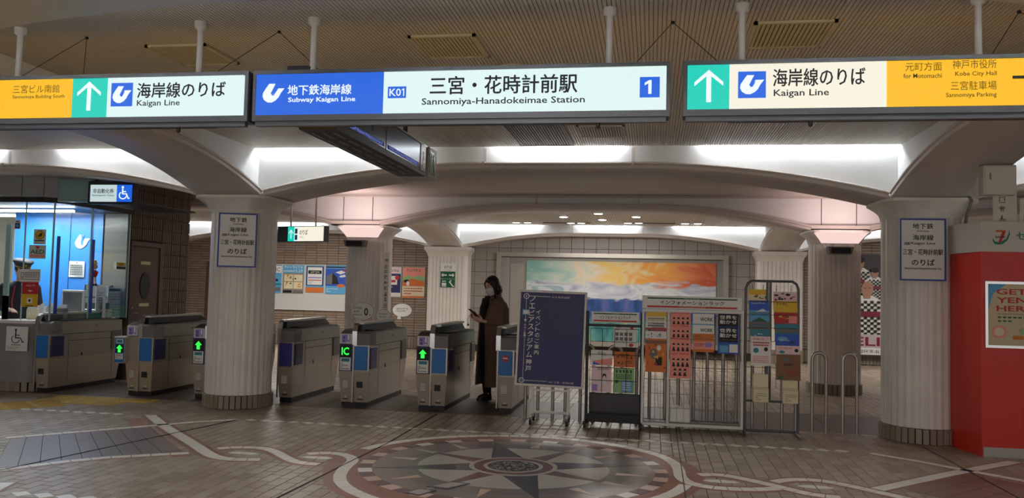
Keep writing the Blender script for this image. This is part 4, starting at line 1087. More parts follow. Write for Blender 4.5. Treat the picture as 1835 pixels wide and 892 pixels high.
BL('white leaflet with red dots at the top right of the black rack', -.41, .88, -.16, 1.12, 9.25, WHITEP, [Cc(.8, .88, .08, .06, REDPR), Cc(.78, .1, .1, .08, REDPR), *textlines(.1, .75, .6, .95, 2, GREYPR, .5, 1), *[R(.08+.2*i, .3+.22*j, .22+.2*i, .45+.22*j, GREYPR) for i in range(4) for j in range(2)]])
BL('white leaflet with blue and pink band, left pocket of the black rack', -.655, .67, -.42, .84, 9.25, WHITEP, [T('水の旅', .3, .65, .75, .88, GREYPR), Pg([(.1, .05), (1, .05), (1, .5), (.1, .3)], PINKPR), Pg([(.1, .05), (.5, .05), (.1, .25)], BLUEPR)])
BL('orange leaflet in the right pocket of the black rack', -.40, .66, -.17, .83, 9.25, ORPR, [T('まちの学校', .1, .55, .9, .85, BLACKPR, .02), T('案内', .15, .15, .45, .45, BLACKPR, .02), T('ガイド', .5, .2, .9, .45, BLACKPR)])
BL('pale pink leaflet with a figure at the lower left of the black rack', -.645, .38, -.425, .665, 9.235, LPINK, [*textlines(.3, .85, .9, .95, 2, GREYPR), Cc(.65, .62, .1, .1, BLACKPR), Cc(.65, .57, .07, .07, LPINK), R(.55, .3, .75, .48, WHITEP), R(.05, .05, .3, .3, LILAC)])
BL('pale green leaflet at the lower right of the black rack', -.40, .38, -.175, .655, 9.235, LGREEN, [*[R(.1+.17*i, .8, .2+.17*i, .92, GREENPR) for i in range(5)], *textlines(.1, .55, .9, .75, 3, GREENPR), Cc(.15, .45, .08, .07, GREENPR), R(.4, .05, .9, .5, LBLUE), *textlines(.45, .1, .85, .45, 4, WHITEP)])
# white rack
t = thing('leaflet_rack', 'wide white framed wire leaflet rack with long header board', 'rack', (-.10, 9.22, 0))
w = 1.08; mb = MB()
for x in (.012, .285, w-.012): mb.bbox(x-.012, -.012, .06, x+.012, .015, 1.31, WHITEM, .003)
mb.bbox(0, -.015, .05, w, .02, .08, WHITEM, .003); mb.bbox(0, .30, .05, w, .33, .08, WHITEM, .003); mb.bbox(-.0, 0, .05, .025, .32, .08, WHITEM, .003); mb.bbox(w-.025, 0, .05, w, .32, .08, WHITEM, .003)
mb.box(0, -.01, 1.28, w, .01, 1.31, WHITEM); mb.bbox(w-.02, .30, .06, w, .32, 1.28, WHITEM, .003); mb.bbox(0, .30, .06, .02, .32, 1.28, WHITEM, .003); mb.build('frame', t)
header(t, .0, 1.06, 1.315, 1.455, -.03)
mb = MB(); mb.box(.02, .01, .08, w-.02, .30, .085, GREYP); mb.build('base_tray', t)
WW_ = mat('rack_wire', (150, 148, 144), .35, .6)
for a, b, c, nx in ((.03, .27, .09, 4), (.31, .53, .09, 3), (.54, .79, .09, 3), (.80, 1.06, .09, 3)):
    mb = MB(); wires(mb, a, b, .09, .55 if a < .5 else .80, .0, nx, 3 if a < .5 else 5, WW_, .0022); wires(mb, a, b, .09, 1.25, .20, 2, 2, BLACKM, .003)
    for z in (.55, .78, 1.0): mb.tube([(a, .2, z), (a, -.02, z), (b, -.02, z), (b, .2, z)], .0025, WW_, 5)
    mb.build('wire_basket', t)
for x in (.02, .45, w-.02):
    mb = MB(); mb.prism([(.0+.026*math.cos(2*PI*k/14), .026+.026*math.sin(2*PI*k/14)) for k in range(14)], 'x', x-.012, x+.012, GREYP); mb.box(x-.015, -.01, .03, x+.015, .01, .055, STEEL); mb.build('caster', t)
G = 'leaflets stacked in the left column of the white rack'
for k, (z, lab, b, its) in enumerate([
    (1.02, 'yellow-topped leaflet at the top left of the white rack', WHITEP, [R(0, .78, 1, .95, YELPR), T('STOP', .2, .5, .6, .7, BLACKPR)]),
    (.96, 'pale grey leaflet second from the top left of the white rack', CREAM, textlines(.1, .55, .9, .95, 4, GREYPR)),
    (.91, 'white leaflet third from the top left of the white rack', WHITEP, [*textlines(.1, .6, .9, .95, 4, GREYPR), Cc(.2, .6, .08, .08, GREENPR)]),
    (.85, 'red-banded leaflet in the left column of the white rack', WHITEP, [R(0, .68, 1, .95, REDPR), T('INFO', .05, .75, .3, .88, WHITEP)]),
    (.80, 'white leaflet with small figures in the left column of the white rack', WHITEP, blots(3, 10, [BLACKPR, GREYPR, LBLUE], .1, .65, .9, .9, .06)),
    (.63, 'brown and orange leaflet at the front of the left column of the white rack', ORPR, [R(0, .85, 1, .95, BROWNPR), Cc(.4, .55, .18, .16, GREYPR), Cc(.65, .72, .1, .08, WHITEP), R(.5, .2, .8, .45, BLACKPR), *blots(8, 14, [BROWNPR, YELPR, REDPR])])]):
    BL(lab, -.06, z, .165, z+.27 if k < 5 else z+.36, 9.235-.014*k, b, its, G)
FIG = lambda: [it for i in range(4) for it in (Cc(.18+.22*i, .72, .055, .05, BLACKPR), Cc(.18+.22*i, .66, .035, .03, CREAM), Pg([(.10+.22*i, .45), (.26+.22*i, .45), (.2+.22*i, .62), (.15+.22*i, .62)], BLACKPR))]
for k, z in enumerate((1.02, .88, .74, .57)):
    items = [T('HOT PEPPER', .08, .9, .92, .97, REDPR), *FIG()]
    if k == 3: items += [it for i in range(3) for it in (Cc(.25+.24*i, .33, .06, .05, BLACKPR), Cc(.25+.24*i, .27, .035, .03, CREAM), Pg([(.16+.24*i, .1), (.33+.24*i, .1), (.27+.24*i, .24), (.22+.24*i, .24)], BLACKPR))]
    BL(['topmost', 'second from top', 'third from top', 'lowest'][k]+' salmon pink magazine in the second column of the white rack', .205, z, .425, z+.27 if k < 3 else z+.28, 9.235-.016*k, PINKPR, items, 'salmon magazines in the white rack', name='magazine')
for k, (z, lab, b, its) in enumerate([
    (1.0, 'white magazine headed WORK with blue lower half, upper in the third column', LBLUE, [R(0, .6, 1, 1, WHITEP), T('WORK', .35, .70, .95, .86, BLACKPR, .03), T('はたらく', .08, .45, .5, .55, BLACKPR)]),
    (.86, 'white magazine headed WORK with orange lower half, lower in the third column', ORPR, [R(0, .68, 1, 1, WHITEP), T('WORK', .35, .74, .95, .88, BLACKPR, .03), T('はたらく', .08, .55, .4, .62, BLACKPR), R(.0, .1, 1, .4, PINKPR), T('週刊ワーク', .08, .2, .5, .32, BLACKPR), Cc(.75, .28, .18, .1, LILAC)])]):
    BL(lab, .445, z, .67, z+.27 if k == 0 else z+.29, 9.235-.02*k, b, its, name='magazine')
for k, z in enumerate((1.0, .85)):
    BL(['upper', 'lower'][k]+' blue magazine with white lettering in the right column of the white rack', .71, z, .93, z+(.28 if k == 0 else .29), 9.235-.02*k, NAVYPR if k == 0 else BLUEPR,
       ([R(.05, .05, .95, .98, BLACKPR)] if k == 0 else [R(.05, .42, .95, .98, BLACKPR)])+[T('世界を', .1, .78, .9, .93, WHITEP, .02), T('動かせ', .1, .60, .9, .75, WHITEP, .02), *([R(.1, .05, .5, .3, LBLUE), R(.55, .05, .95, .35, WHITEP)] if k else [])], name='magazine')
mb = MB(); mb.bbox(.21, 9.26, .087, .43, 9.45, .25, WHITEP, .006); tag(mb.build('paper_bundle'), 'white paper bundle lying in the bottom of the white rack', 'paper')
# tubular brochure rack
t = thing('brochure_rack', 'tall grey tubular steel brochure rack with two columns', 'rack', (1.0, 9.24, 0))
TUBG = mat('rack_tube_grey', (96, 96, 98), .4, .5)
mb = MB(); w = .545
mb.tube([(0, 0, .03), (0, 0, 1.56), (.02, 0, 1.61), (.06, 0, 1.64), (w-.06, 0, 1.64), (w-.02, 0, 1.61), (w, 0, 1.56), (w, 0, .03)], .014, TUBG, 8)
for x in (.225, .255): mb.tube([(x, 0, 1.635), (x, 0, .35)], .013, TUBG, 8)
mb.tube([(0, 0, .36), (w, 0, .36)], .012, TUBG, 8)
for x in (0, w): mb.tube([(x, -.22, .02), (x, .25, .02)], .014, TUBG, 8)
mb.tube([(0, .1, .03), (w, .1, .03)], .014, TUBG, 8); mb.build('frame', t)
mb = MB()
for a, b in ((.02, .23), (.27, .52)):
    for z in (1.42, 1.28, 1.14, 1.0, .86, .72): mb.tube([(a, .02, z), (a, -.05, z), (b, -.05, z), (b, .02, z)], .003, TUBG, 5)
    mb.tube([(a+.05, .01, 1.60), (a+.05, .01, .5)], .003, TUBG, 5); mb.tube([(b-.05, .01, 1.60), (b-.05, .01, .5)], .003, TUBG, 5)
mb.build('wire_shelves', t)
c1 = [(1.36, 'yellow and white leaflet at the top left of the brochure rack', YELPR, [R(0, .1, 1, .7, CREAM), *blots(21, 10, [BLACKPR, BROWNPR, ORPR], .3, .3, .9, .7)]),
      (1.24, 'blue travel leaflet second from the top left of the brochure rack', BLUEPR, [R(0, .1, 1, .45, LBLUE), Pg([(.3, .35), (.9, .4), (.7, .55)], WHITEP), T('TRAVEL', .1, .8, .8, .9, WHITEP)]),
      (1.11, 'grey landscape leaflet third from the top left of the brochure rack', GREYPR, [R(0, .5, 1, .95, LBLUE), Pg([(.1, .5), (.5, .75), (.9, .5)], GREENPR)]),
      (.98, 'teal landscape leaflet fourth from the top left of the brochure rack', TEAL, [R(0, .75, 1, .95, GREYPR), *blots(23, 8, [WHITEP, GREYPR], .1, .4, .9, .6)]),
      (.86, 'pink and white leaflet with a figure, fifth in the left column of the brochure rack', LPINK, [T('神戸の旅', .1, .75, .7, .9, REDPR), Cc(.8, .75, .07, .05, BLACKPR), Cc(.8, .6, .09, .07, BLACKPR)]),
      (.74, 'white leaflet with round pictures, lowest in the left column of the brochure rack', WHITEP, [Cc(.25, .6, .14, .1, TEAL), Cc(.75, .65, .1, .08, BLACKPR), *textlines(.1, .1, .9, .4, 4, PINKPR), *textlines(.1, .75, .9, .95, 2, REDPR)])]
c2 = [(1.34, 'leaflet with a row of dark figures at the top right of the brochure rack', LPINK, blots(31, 14, [BLACKPR, BROWNPR, REDPR], .1, .5, .9, .9, .1)),
      (1.24, 'yellow leaflet second from the top right of the brochure rack', YELPR, [T('PLAY', .1, .75, .6, .9, BLACKPR)]),
      (1.12, 'red leaflet third from the top right of the brochure rack', REDPR, [R(.6, .4, .95, .85, PINKPR), *blots(33, 8, [YELPR, BROWNPR, ORPR], .1, .5, .6, .8)]),
      (1.0, 'teal and grey leaflet fourth from the top right of the brochure rack', TEAL, [R(0, .5, 1, .75, GREYPR)]),
      (.89, 'blue sea leaflet fifth in the right column of the brochure rack', BLUEPR, [Cc(.3, .75, .22, .12, LBLUE), Pg([(.5, .5), (.9, .5), (.7, .65)], NAVYPR), T('瀬戸内海', .15, .62, .6, .72, WHITEP)]),
      (.77, 'white and pink leaflet sixth in the right column of the brochure rack', LPINK, [T('神戸の旅', .1, .8, .7, .92, REDPR), Cc(.25, .65, .12, .08, TEAL), Cc(.85, .75, .08, .1, BLACKPR)]),
      (.60, 'brown paper magazine lowest in the right column of the brochure rack', BROWNPR, [Cc(.4, .8, .15, .08, GREYPR), *textlines(.3, .55, .7, .65, 2, BLACKPR), *textlines(.4, .2, .9, .4, 3, REDPR), Cc(.15, .1, .1, .06, GREENPR)])]
for c, (a, b), g in ((c1, (1.03, 1.235), 'leaflets in the left column of the brochure rack'), (c2, (1.285, 1.53), 'leaflets in the right column of the brochure rack')):
    for k, (z, lab, base, its) in enumerate(c): BL(lab, a+.004*k, z, b+.004*k, z+.19 if k < len(c)-1 else z+.27, 9.235-.017*k, base, its, g)
for x, lab in ((1.075, 'left'), (1.375, 'right')):
    t = thing('card_box', lab+' cream card box hung at the foot of the brochure rack', 'box', (x, 9.13, .36))
    mb = MB(); mb.prism([(0, 0), (.07, 0), (.09, .29), (.03, .29), (.03, .16), (-.01, .13)], 'x', 0, .155, CREAM); mb.build('box', t)
    prn(textlines(.02, .02, .135, .1, 4, GREYPR, .3, 5), t, (0, -.006, 0), name='label_print')
# ------------------------------------------------------------------ ticket office
OFW = mat('office_cream_wall', (206, 200, 186), .6); OBL = mat('office_blue_cabinet', (58, 138, 224), .35)
FASC = mat('office_fascia', (146, 148, 150), .4, .15)
t = thing('ticket_office', 'glass fronted ticket office with grey counter and metal fascia', 'booth', (-7.80, 9.74, 0))
# fascia with a chamfered corner and joints
def fas(pts, z0, z1, mt, name, th=.05):
    for a, b in zip(pts, pts[1:]):
        A = Vector(a); B = Vector(b); d = (B-A).normalized(); nn = Vector((-d.y, d.x)); A2 = A+d*.006; B2 = B-d*.006
        mb = MB(); mb.prism([tuple(A2), tuple(B2), tuple(B2+nn*th), tuple(A2+nn*th)], 'z', z0, z1, mt); mb.build(name, t)
fas([(-5.4, 0), (-1.5, 0), (-.50, 0), (-.17, .0), (0.0, .17), (0, .85), (0, 1.68)], 2.57, 2.88, FASC, 'fascia_panel')
mb = MB(); mb.prism([(-5.4, .0), (-.17, 0), (0, .17), (0, 1.7), (-5.4, 1.7)], 'z', 2.50, 2.565, BLACKM); mb.build('fascia_shadow_gap', t, (0, .012, 0))
mb = MB(); mb.box(-5.4, .2, 2.50, -.05, 3.2, 2.53, OFW); mb.build('office_ceiling', t, (0, 0, .08))
# counter
CT = mat('counter_grey', (134, 132, 130), .5)
mb = MB(); P = [(-5.4, 1.0), (-5.4, -.02), (-.43, -.02)]+[(-.43+.26*math.sin(a), .24-.26*math.cos(a)) for a in [PI*k/16 for k in range(1, 9)]]+[(-.17, 1.6), (-.5, 1.6), (-.5, 1.0)]
mb.prism(P, 'z', .12, .885, CT); mb.build('counter', t)
mb = MB(); P2 = [(x+(.02 if x > -.45 else 0), y-(.03 if y < .3 else 0)) for x, y in P]; mb.prism(P2, 'z', .89, .93, WHITEM); mb.build('counter_top', t)
b0 = None; mb = MB(); mb.bbox(-.034, -.012, .003, .034, .008, .12, BT, .003)
for k in range(40):
    p = (-.45-k*.073, -.035, 0)
    if b0 is None: b0 = mb.build('base_tile', t, p)
    else: piece(b0, t, p)
for k in range(5):
    a = PI/2*(k+.5)/5; piece(b0, t, (-.43+.27*math.sin(a), .24-.27*math.cos(a), 0), a)
for k in range(16): piece(b0, t, (-.16, .28+k*.073, 0), PI/2)
mb = MB(); mb.box(-5.3, -.025, 0, -.43, .5, .12, GROUT); mb.box(-.5, .25, 0, -.17, 1.6, .12, GROUT); mb.build('base_core', t)
# glass
GL = glass('office_glass', (.95, .98, .98), .03)
for a, b in ((-3.2, -1.75), (-1.74, -.92), (-.90, -.45), (-.44, -.02)):
    mb = MB(); mb.box(a, .03, .935, b, .038, 2.50, GL); mb.build('glass_pane', t)
for a, b in ((.06, .78), (.80, 1.66)):
    mb = MB(); mb.box(-.035, a, .935, -.027, b, 2.50, GL); mb.build('glass_pane', t)
GE = mat('glass_edge', (170, 200, 196), .2)
for e_ in ((-.916, .028, -.904, .045), (-.451, .028, -.439, .045), (-.03, .025, -.015, .045), (-.035, .785, -.02, .80), (-.035, 1.655, -.02, 1.67)):
    mb = MB(); mb.box(e_[0], e_[1], .935, e_[2], e_[3], 2.5, GE); mb.build('glass_edge', t)
mb = MB(); mb.box(-.72, .02, .935, -.65, .05, 2.2, GE); mb.box(-.72, .02, .935, -.65, .052, 1.25, NAVYP); mb.build('left_post', t)
NB = mat('blue_push_bar', (16, 60, 160), .35)
for x, y, z0, z1 in ((.0, .14, 1.02, 2.06), (0, .84, 1.02, 2.06)):
    mb = MB(); mb.box(x-.05, y, z0, x-.02, y+.03, z1, NB); mb.build('blue_bar', t)
# interior
mb = MB(); mb.box(-1.96, 1.62, .5, -.42, 1.66, 2.50, OBL)
mb.build('blue_cabinet', t); 
for x in (-1.0, -.62): 
    mb = MB(); mb.box(x, 1.612, .55, x+.006, 1.62, 2.5, NAVYP); mb.build('cabinet_seam', t)
mb = MB(); mb.box(-5.4, 3.2, 0, -1.96, 3.25, 2.6, OFW); mb.box(-2.0, 1.66, 0, -1.96, 3.2, 2.6, OFW); mb.build('inner_wall', t)
mb = MB(); mb.box(-.45, 1.62, .935, -.04, 1.66, 2.50, mat('grey_glass_wall', (96, 98, 92), .3)); mb.build('grey_end_wall', t)
for x0, x1, y, z in ((-2.1, -.3, .75, 2.44), (-3.4, -1.4, 1.9, 2.47)):
    mb = MB(); mb.box(x0, y-.03, z, x1, y+.03, z+.03, mat('office_tube', (235, 246, 255), emit=26)); mb.build('office_tube_light', t)
area_light('office_fill_light', (-9.0, 10.75, 2.46), 1.6, 55, (.95, .98, 1), sy=.6)  # extra area lamp added to brighten the office interior
# ring mark on cabinet
prn([*logo_items(0, 0, .30, None, mat('silver_mark', (190, 190, 186), .4, .3)), R(.13, .10, .16, .26, OBL)], t, (-.93, 1.609, 1.92), name='silver_mark')
mb = MB(); mb.box(-3.2, .55, .70, -.35, .95, .74, mat('office_desk', (150, 150, 146), .5)); mb.build('desk', t)
def offthing(name, label, cat, x, y, z, rz=0.): return thing(name, label, cat, (-7.80+x, 9.74+y, z), rz)
def monitor(x, y, z, rz, w, h, lab):
    m = offthing('monitor', lab, 'monitor', x, y, z, rz)
    mb = MB(); mb.bbox(-w/2, 0, .06, w/2, .04, .06+h, WHITEM, .006); mb.build('casing', m)
    mb = MB(); mb.box(-w/2+.03, -.004, .09, w/2-.03, 0, .03+h, mat('monitor_screen', (92, 100, 108), .2)); mb.build('screen', m)
    mb = MB(); mb.box(-.03, .04, 0, .03, .07, .2, GREYP); mb.box(-.09, -.03, 0, .09, .12, .012, GREYP); mb.build('stand', m); return m
monitor(-.28, .80, .94, -.15, .40, .34, 'white framed monitor in the middle of the ticket office desk')
monitor(-.14, 1.25, .88, -.9, .34, .30, 'tilted white monitor at the right end of the ticket office')
mm = offthing('machine', 'black and white document printer on the office counter', 'printer', -.25, 1.15, .935)
mb = MB(); mb.bbox(-.22, 0, 0, .18, .25, .13, WHITEM, .01); mb.build('body', mm); mb = MB(); mb.box(-.2, -.003, .07, .16, .0, .12, BLACKP); mb.box(-.2, .02, .13, .16, .2, .22, BLACKP); mb.build('top', mm)
for k, (x, y, w, h, lab, c) in enumerate([(-.40, .30, .05, .18, 'thin white leaflet stand', WHITEP), (-.32, .33, .12, .17, 'white folder box', WHITEM), (-.18, .36, .12, .16, 'grey folder box', GREYP), (-.62, .34, .18, .14, 'cream paper tray', CREAM)]):
    o = offthing('document_holder', lab+' on the ticket office counter', 'stationery', x, y, .932)
    mb = MB(); mb.bbox(0, 0, 0, w, .08, h, c, .004); mb.build('holder', o); mb = MB()
    for q in range(4): mb.box(.008, .01+q*.017, h*.6, w-.008, .016+q*.017, h+.02+.01*q, WHITEP)
    mb.build('papers', o)
panel('wall_calendar', 'white calendar sheet on the blue cabinet in the ticket office', 'calendar', .26, .24, [T('1', .12, .205, .14, .225, BLACKPR), *[R(.02+.032*i, .03+.034*j, .045+.032*i, .055+.034*j, GREYPR) for i in range(7) for j in range(5)]], (-7.80-.98, 9.74+1.60, 1.53), th=.004)
panel('wall_notice', 'pale paper notice behind the glass beside the staff member', 'notice', .30, .42, textlines(.02, .03, .28, .38, 9, GREYPR, .3, 12), (-7.80-1.62, 9.74+2.08, 1.5), th=.004)
cm = offthing('control_panel', 'dark grey monitor wall panel with pale views low on the blue cabinet', 'monitor', -.68, 1.57, 1.02)
mb = MB(); mb.bbox(0, 0, 0, .46, .03, .40, BLACKM, .005); mb.build('casing', cm)
prn([R(.03+.21*i, .03+.19*j, .21+.21*i, .20+.19*j, GREYP) for i in range(2) for j in range(2)]+[Pg([(.07, .24), (.12, .36), (.15, .24)], WHITEP), Pg([(.28, .24), (.32, .35), (.36, .24)], WHITEP), Pg([(.07, .05), (.12, .16), (.15, .05)], WHITEP)], cm)
# little figure hanging: colourful doll
dl = offthing('hanging_doll', 'small doll in red and white with yellow hat hung on the office glass', 'doll', -.05, .92, 1.40)
mb = MB(); mb.ball((0, 0, .28), .045, mat('doll_cream', (230, 190, 160), .6), 10); mb.build('head', dl)
mb = MB(); mb.ball((0, 0, .18), .055, REDPR, 10, (1, .7, 1.1)); mb.tube([(0, 0, .2), (.02, -.08, .16)], .015, REDPR); mb.tube([(0, 0, .2), (.0, .08, .2)], .015, REDPR); mb.build('body', dl)
mb = MB(); mb.tube([(0, -.02, .13), (0, -.03, .03)], .02, WHITEP); mb.tube([(0, .02, .13), (0, .03, .03)], .02, WHITEP); mb.ball((.01, -.03, .02), .022, BLACKP, 8); mb.ball((.01, .03, .02), .022, BLACKP, 8); mb.build('legs', dl)
mb = MB(); mb.lathe([(.05, .32), (.03, .34), (.025, .37), (.002, .375)], YELPR, 12); mb.build('hat', dl)
# stickers on the front glass
def st(name, label, cat, x, z, w, h, items, base=WHITEP, y=9.762): return panel(name, label, cat, w, h, items, (x, y-.004, z), th=.003, base=base)
st('warning_sticker', 'white sticker with yellow round security camera mark on the office glass', 'sticker', -8.10, 1.94, .18, .20, [Cc(.09, .125, .07, .06, BLACKPR), Cc(.09, .125, .062, .053, YELPR), Pg([(.05, .10), (.10, .15), (.13, .15), (.12, .11), (.09, .10)], BLACKPR), R(.02, .04, .16, .055, BLACKPR), R(.03, .015, .15, .022, GREYPR)])
st('aed_sticker', 'pale sticker reading AED with red heart on the office glass', 'sticker', -8.16, 1.75, .25, .18, [T('AED', .02, .065, .23, .12, GREENPR, .03), R(.01, .02, .24, .05, PINKPR), Cc(.115, .155, .016, .014, REDPR), Cc(.14, .155, .016, .014, REDPR), Pg([(.10, .15), (.155, .15), (.128, .125)], REDPR)], base=mat('sticker_pale', (206, 216, 208), .5))
st('framed_notice', 'white notice with blue border taped on the office glass', 'notice', -8.28, 1.44, .31, .17, [R(.02, .03, .29, .036, NAVYPR), R(.02, .12, .29, .126, NAVYPR), R(.02, .03, .026, .126, NAVYPR), R(.284, .03, .29, .126, NAVYPR), T('きっぷの精算は', .05, .085, .26, .11, BLACKPR), *textlines(.04, .04, .27, .075, 2, BLACKPR, .4, 2)])
st('call_button', 'red and yellow call button box on the office glass', 'intercom', -8.23, 1.11, .24, .33, [R(0, 0, .24, .17, YELPR), R(.03, .185, .21, .315, REDPR), T('御用の方は', .05, .27, .19, .295, WHITEP), Pg([(.12, .20), (.08, .22), (.16, .22)], WHITEP), R(.08, .05, .16, .12, WHITEP), Cc(.12, .085, .018, .018, BLACKPR), R(.06, .01, .18, .02, BLACKPR)], base=REDPR)
st('phone_sticker', 'small dark blue sticker high on the office glass', 'sticker', -8.40, 2.14, .09, .12, [R(.01, .01, .08, .08, NAVYPR), Cc(.045, .045, .025, .02, LBLUE), R(.02, .09, .07, .11, GREYPR)])
p = panel('aed_side_sticker', 'yellow and black sticker on the side glass of the office', 'sticker', .22, .10, [R(0, .05, .22, .10, YELPR), T('AED', .06, .055, .17, .09, BLACKPR), R(0, 0, .22, .04, BLACKPR)], (-7.815, 11.1, 1.66), PI/2, th=.003)
panel('price_board', 'pale green notice board standing inside the side glass', 'notice', .30, .42, [R(.02, .37, .28, .41, BLACKPR), *textlines(.02, .04, .28, .35, 8, GREYPR, .3, 6)], (-7.90, 11.06, .96), PI/2, th=.01, base=mat('pale_green_board', (176, 190, 184), .5))
panel('white_notice', 'white paper notice beside the pale green board', 'notice', .20, .44, textlines(.02, .04, .18, .40, 10, GREYPR, .3, 7), (-7.90, 10.80, .96), PI/2, th=.01)
panel('wheelchair_sticker', 'white sticker with blue wheelchair mark on the grey office counter', 'sticker', .32, .32,
      [Cc(.14, .275, .016, .018, NAVYPR), R(.13, .17, .15, .255, NAVYPR), R(.14, .20, .20, .212, NAVYPR), R(.14, .165, .215, .18, NAVYPR), Pg([(.205, .175), (.22, .175), (.25, .125), (.27, .13), (.27, .115), (.24, .11)], NAVYPR),
       *[Pg([(.145+.065*math.cos(a), .155+.055*math.sin(a)), (.145+.053*math.cos(a), .155+.045*math.sin(a)), (.145+.053*math.cos(a+.35), .155+.045*math.sin(a+.35)), (.145+.065*math.cos(a+.35), .155+.055*math.sin(a+.35))], NAVYPR) for a in [2.2+.33*k for k in range(12)]],
       R(.09, .075, .23, .085, GREYPR), *textlines(.03, .02, .29, .06, 3, GREYPR, .3, 9)], (-8.38, 9.70, .53), th=.003)
# lit sign for wheelchair and non magnetic tickets
t = thing('counter_sign', 'lit white and blue sign with wheelchair mark at the corner of the office fascia', 'sign', (-7.31-.0, 9.78, 2.515))
mb = MB(); mb.box(-.04, -.0, -.03, .62, .10, .27, BLACKP); mb.build('casing', t)
mb = MB(); mb.box(0, -.008, 0, .385, .01, .222, mat('lit_white_soft', (214, 234, 236), emit=.8)); mb.box(.385, -.008, 0, .60, .01, .222, E_BLUE); mb.build('lit_panel', t)
prn([T('非自動化券', .04, .11, .34, .17, SIGNTXT, .02), T('Nonmagnetic Tickets', .03, .065, .35, .095, SIGNTXT), Cc(.47, .19, .017, .017, E_TXT), R(.46, .10, .48, .17, E_TXT), R(.47, .125, .52, .14, E_TXT), R(.47, .095, .53, .11, E_TXT), Pg([(.515, .11), (.535, .11), (.56, .05), (.575, .055), (.575, .04), (.55, .035)], E_TXT),
     *[Pg([(.48+.062*math.cos(a), .085+.055*math.sin(a)), (.48+.046*math.cos(a), .085+.04*math.sin(a)), (.48+.046*math.cos(a+.35), .085+.04*math.sin(a+.35)), (.48+.062*math.cos(a+.35), .085+.055*math.sin(a+.35))], E_TXT) for a in [2.2+.33*k for k in range(12)]]], t, (0, -.0085, 0), name='lettering')
mb = MB(); mb.box(-.53, .06, .0, -.04, .10, .30, mat('teal_grey_panel', (120, 150, 150), .3)); mb.box(-.045, .10, 0, .62, 1.5, .02, BLACKM); mb.build('mount_arm', t)
for x in (.05, .55):
    mb = MB(); mb.tube([(x, .05, .27), (x, .05, .57)], .012, BLACKM); mb.build('hanger', t)

# hanging direction sign deep in the hall
t = thing('direction_sign', 'hanging lit cream sign with teal arrow beyond the notice column', 'sign', (-5.78, 12.5, 2.19), .0)
t.rotation_euler = (0, 0, -.28)
mb = MB(); mb.box(-.22, .0, -.01, .72, .12, .24, BLACKP); mb.build('casing', t)
mb = MB(); mb.box(.0, -.006, 0, .13, .002, .23, E_TEAL); mb.box(.13, -.006, 0, .21, .002, .23, E_CYAN); mb.box(.21, -.006, 0, .71, .002, .23, E_CREAM); mb.build('lit_panel', t)
prn([*arrow_up(.02, .04, .09, .15, E_TXT), R(.145, .02, .195, .10, BLUEPR), R(.145, .12, .195, .20, GREYPR), T('のりば', .24, .10, .40, .18, SIGNTXT, .02), T('Trains', .24, .05, .32, .075, SIGNTXT)], t, (0, -.007, 0), name='lettering')
for x in (.0, .5):
    mb = MB(); mb.tube([(x, .06, .24), (x, .06, .875)], .014, WHITEM); mb.build('hanger', t)

# ------------------------------------------------------------------ posters on the far wall
BX = -9.63
t = thing('notice_board', 'long white magnetic notice board on the far brick wall', 'board', (BX, 20.06, .88))
mb = MB(); mb.box(0, 0, 0, 2.03, .03, 1.16, mat('notice_white', (206, 206, 202), .45)); mb.build('board', t)
mb = MB()
for a in ((0, 0, 2.03, .012), (0, 1.148, 2.03, 1.16), (0, 0, .012, 1.16), (2.018, 0, 2.03, 1.16)): mb.box(a[0], -.01, a[1], a[2], 0, a[3], WHITEM)
mb.build('frame', t)
def poster(label, x, z, w, h, items, y=20.048, frame=None, base=WHITEP): return panel('poster', label, 'poster', w, h, items, (x, y, z), th=.004, base=base, frame=frame)
poster('narrow blue and white poster at the left end of the notice board', -9.60, 1.30, .19, .72, [R(0, .52, .19, .70, WHITEP), T('IC', .03, .55, .15, .66, GREYPR), R(0, .28, .19, .50, LBLUE), R(.02, .3, .1, .36, NAVYPR), R(0, .20, .19, .25, TEAL), R(.03, .05, .17, .15, GREYPR)], base=LBLUE)
poster('blue headed poster with four boxed pictures on the notice board', -9.37, 1.30, .57, .73, [R(0, .52, .57, .73, LBLUE), T('マイトライアル', .03, .64, .54, .71, WHITEP, .02), T('11.17', .30, .54, .54, .61, WHITEP, .02), R(.02, .56, .28, .58, WHITEP), *[R(.04+.26*i, .12+.19*j, .28+.26*i, .29+.19*j, CREAM) for i in range(2) for j in range(2)], *blots(5, 26, [BLACKPR, ORPR, BROWNPR, YELPR], .08, .14, .5, .46, .03), R(.02, .02, .26, .08, BLACKPR), R(.30, .02, .55, .08, GREYPR)], base=mat('poster_tan', (150, 136, 120), .6))
poster('white poster with dark blue border and orange foot on the notice board', -8.74, 1.34, .48, .68, [R(.01, .17, .47, .66, NAVYPR), R(.04, .19, .44, .64, WHITEP), R(.06, .47, .42, .56, BLACKPR), T('お知らせ', .12, .49, .36, .54, WHITEP), R(.06, .36, .42, .39, LILAC), R(.06, .30, .42, .32, REDPR), *textlines(.06, .21, .42, .28, 3, GREYPR, .3, 1), R(0, .0, .48, .13, ORPR)], base=LBLUE)
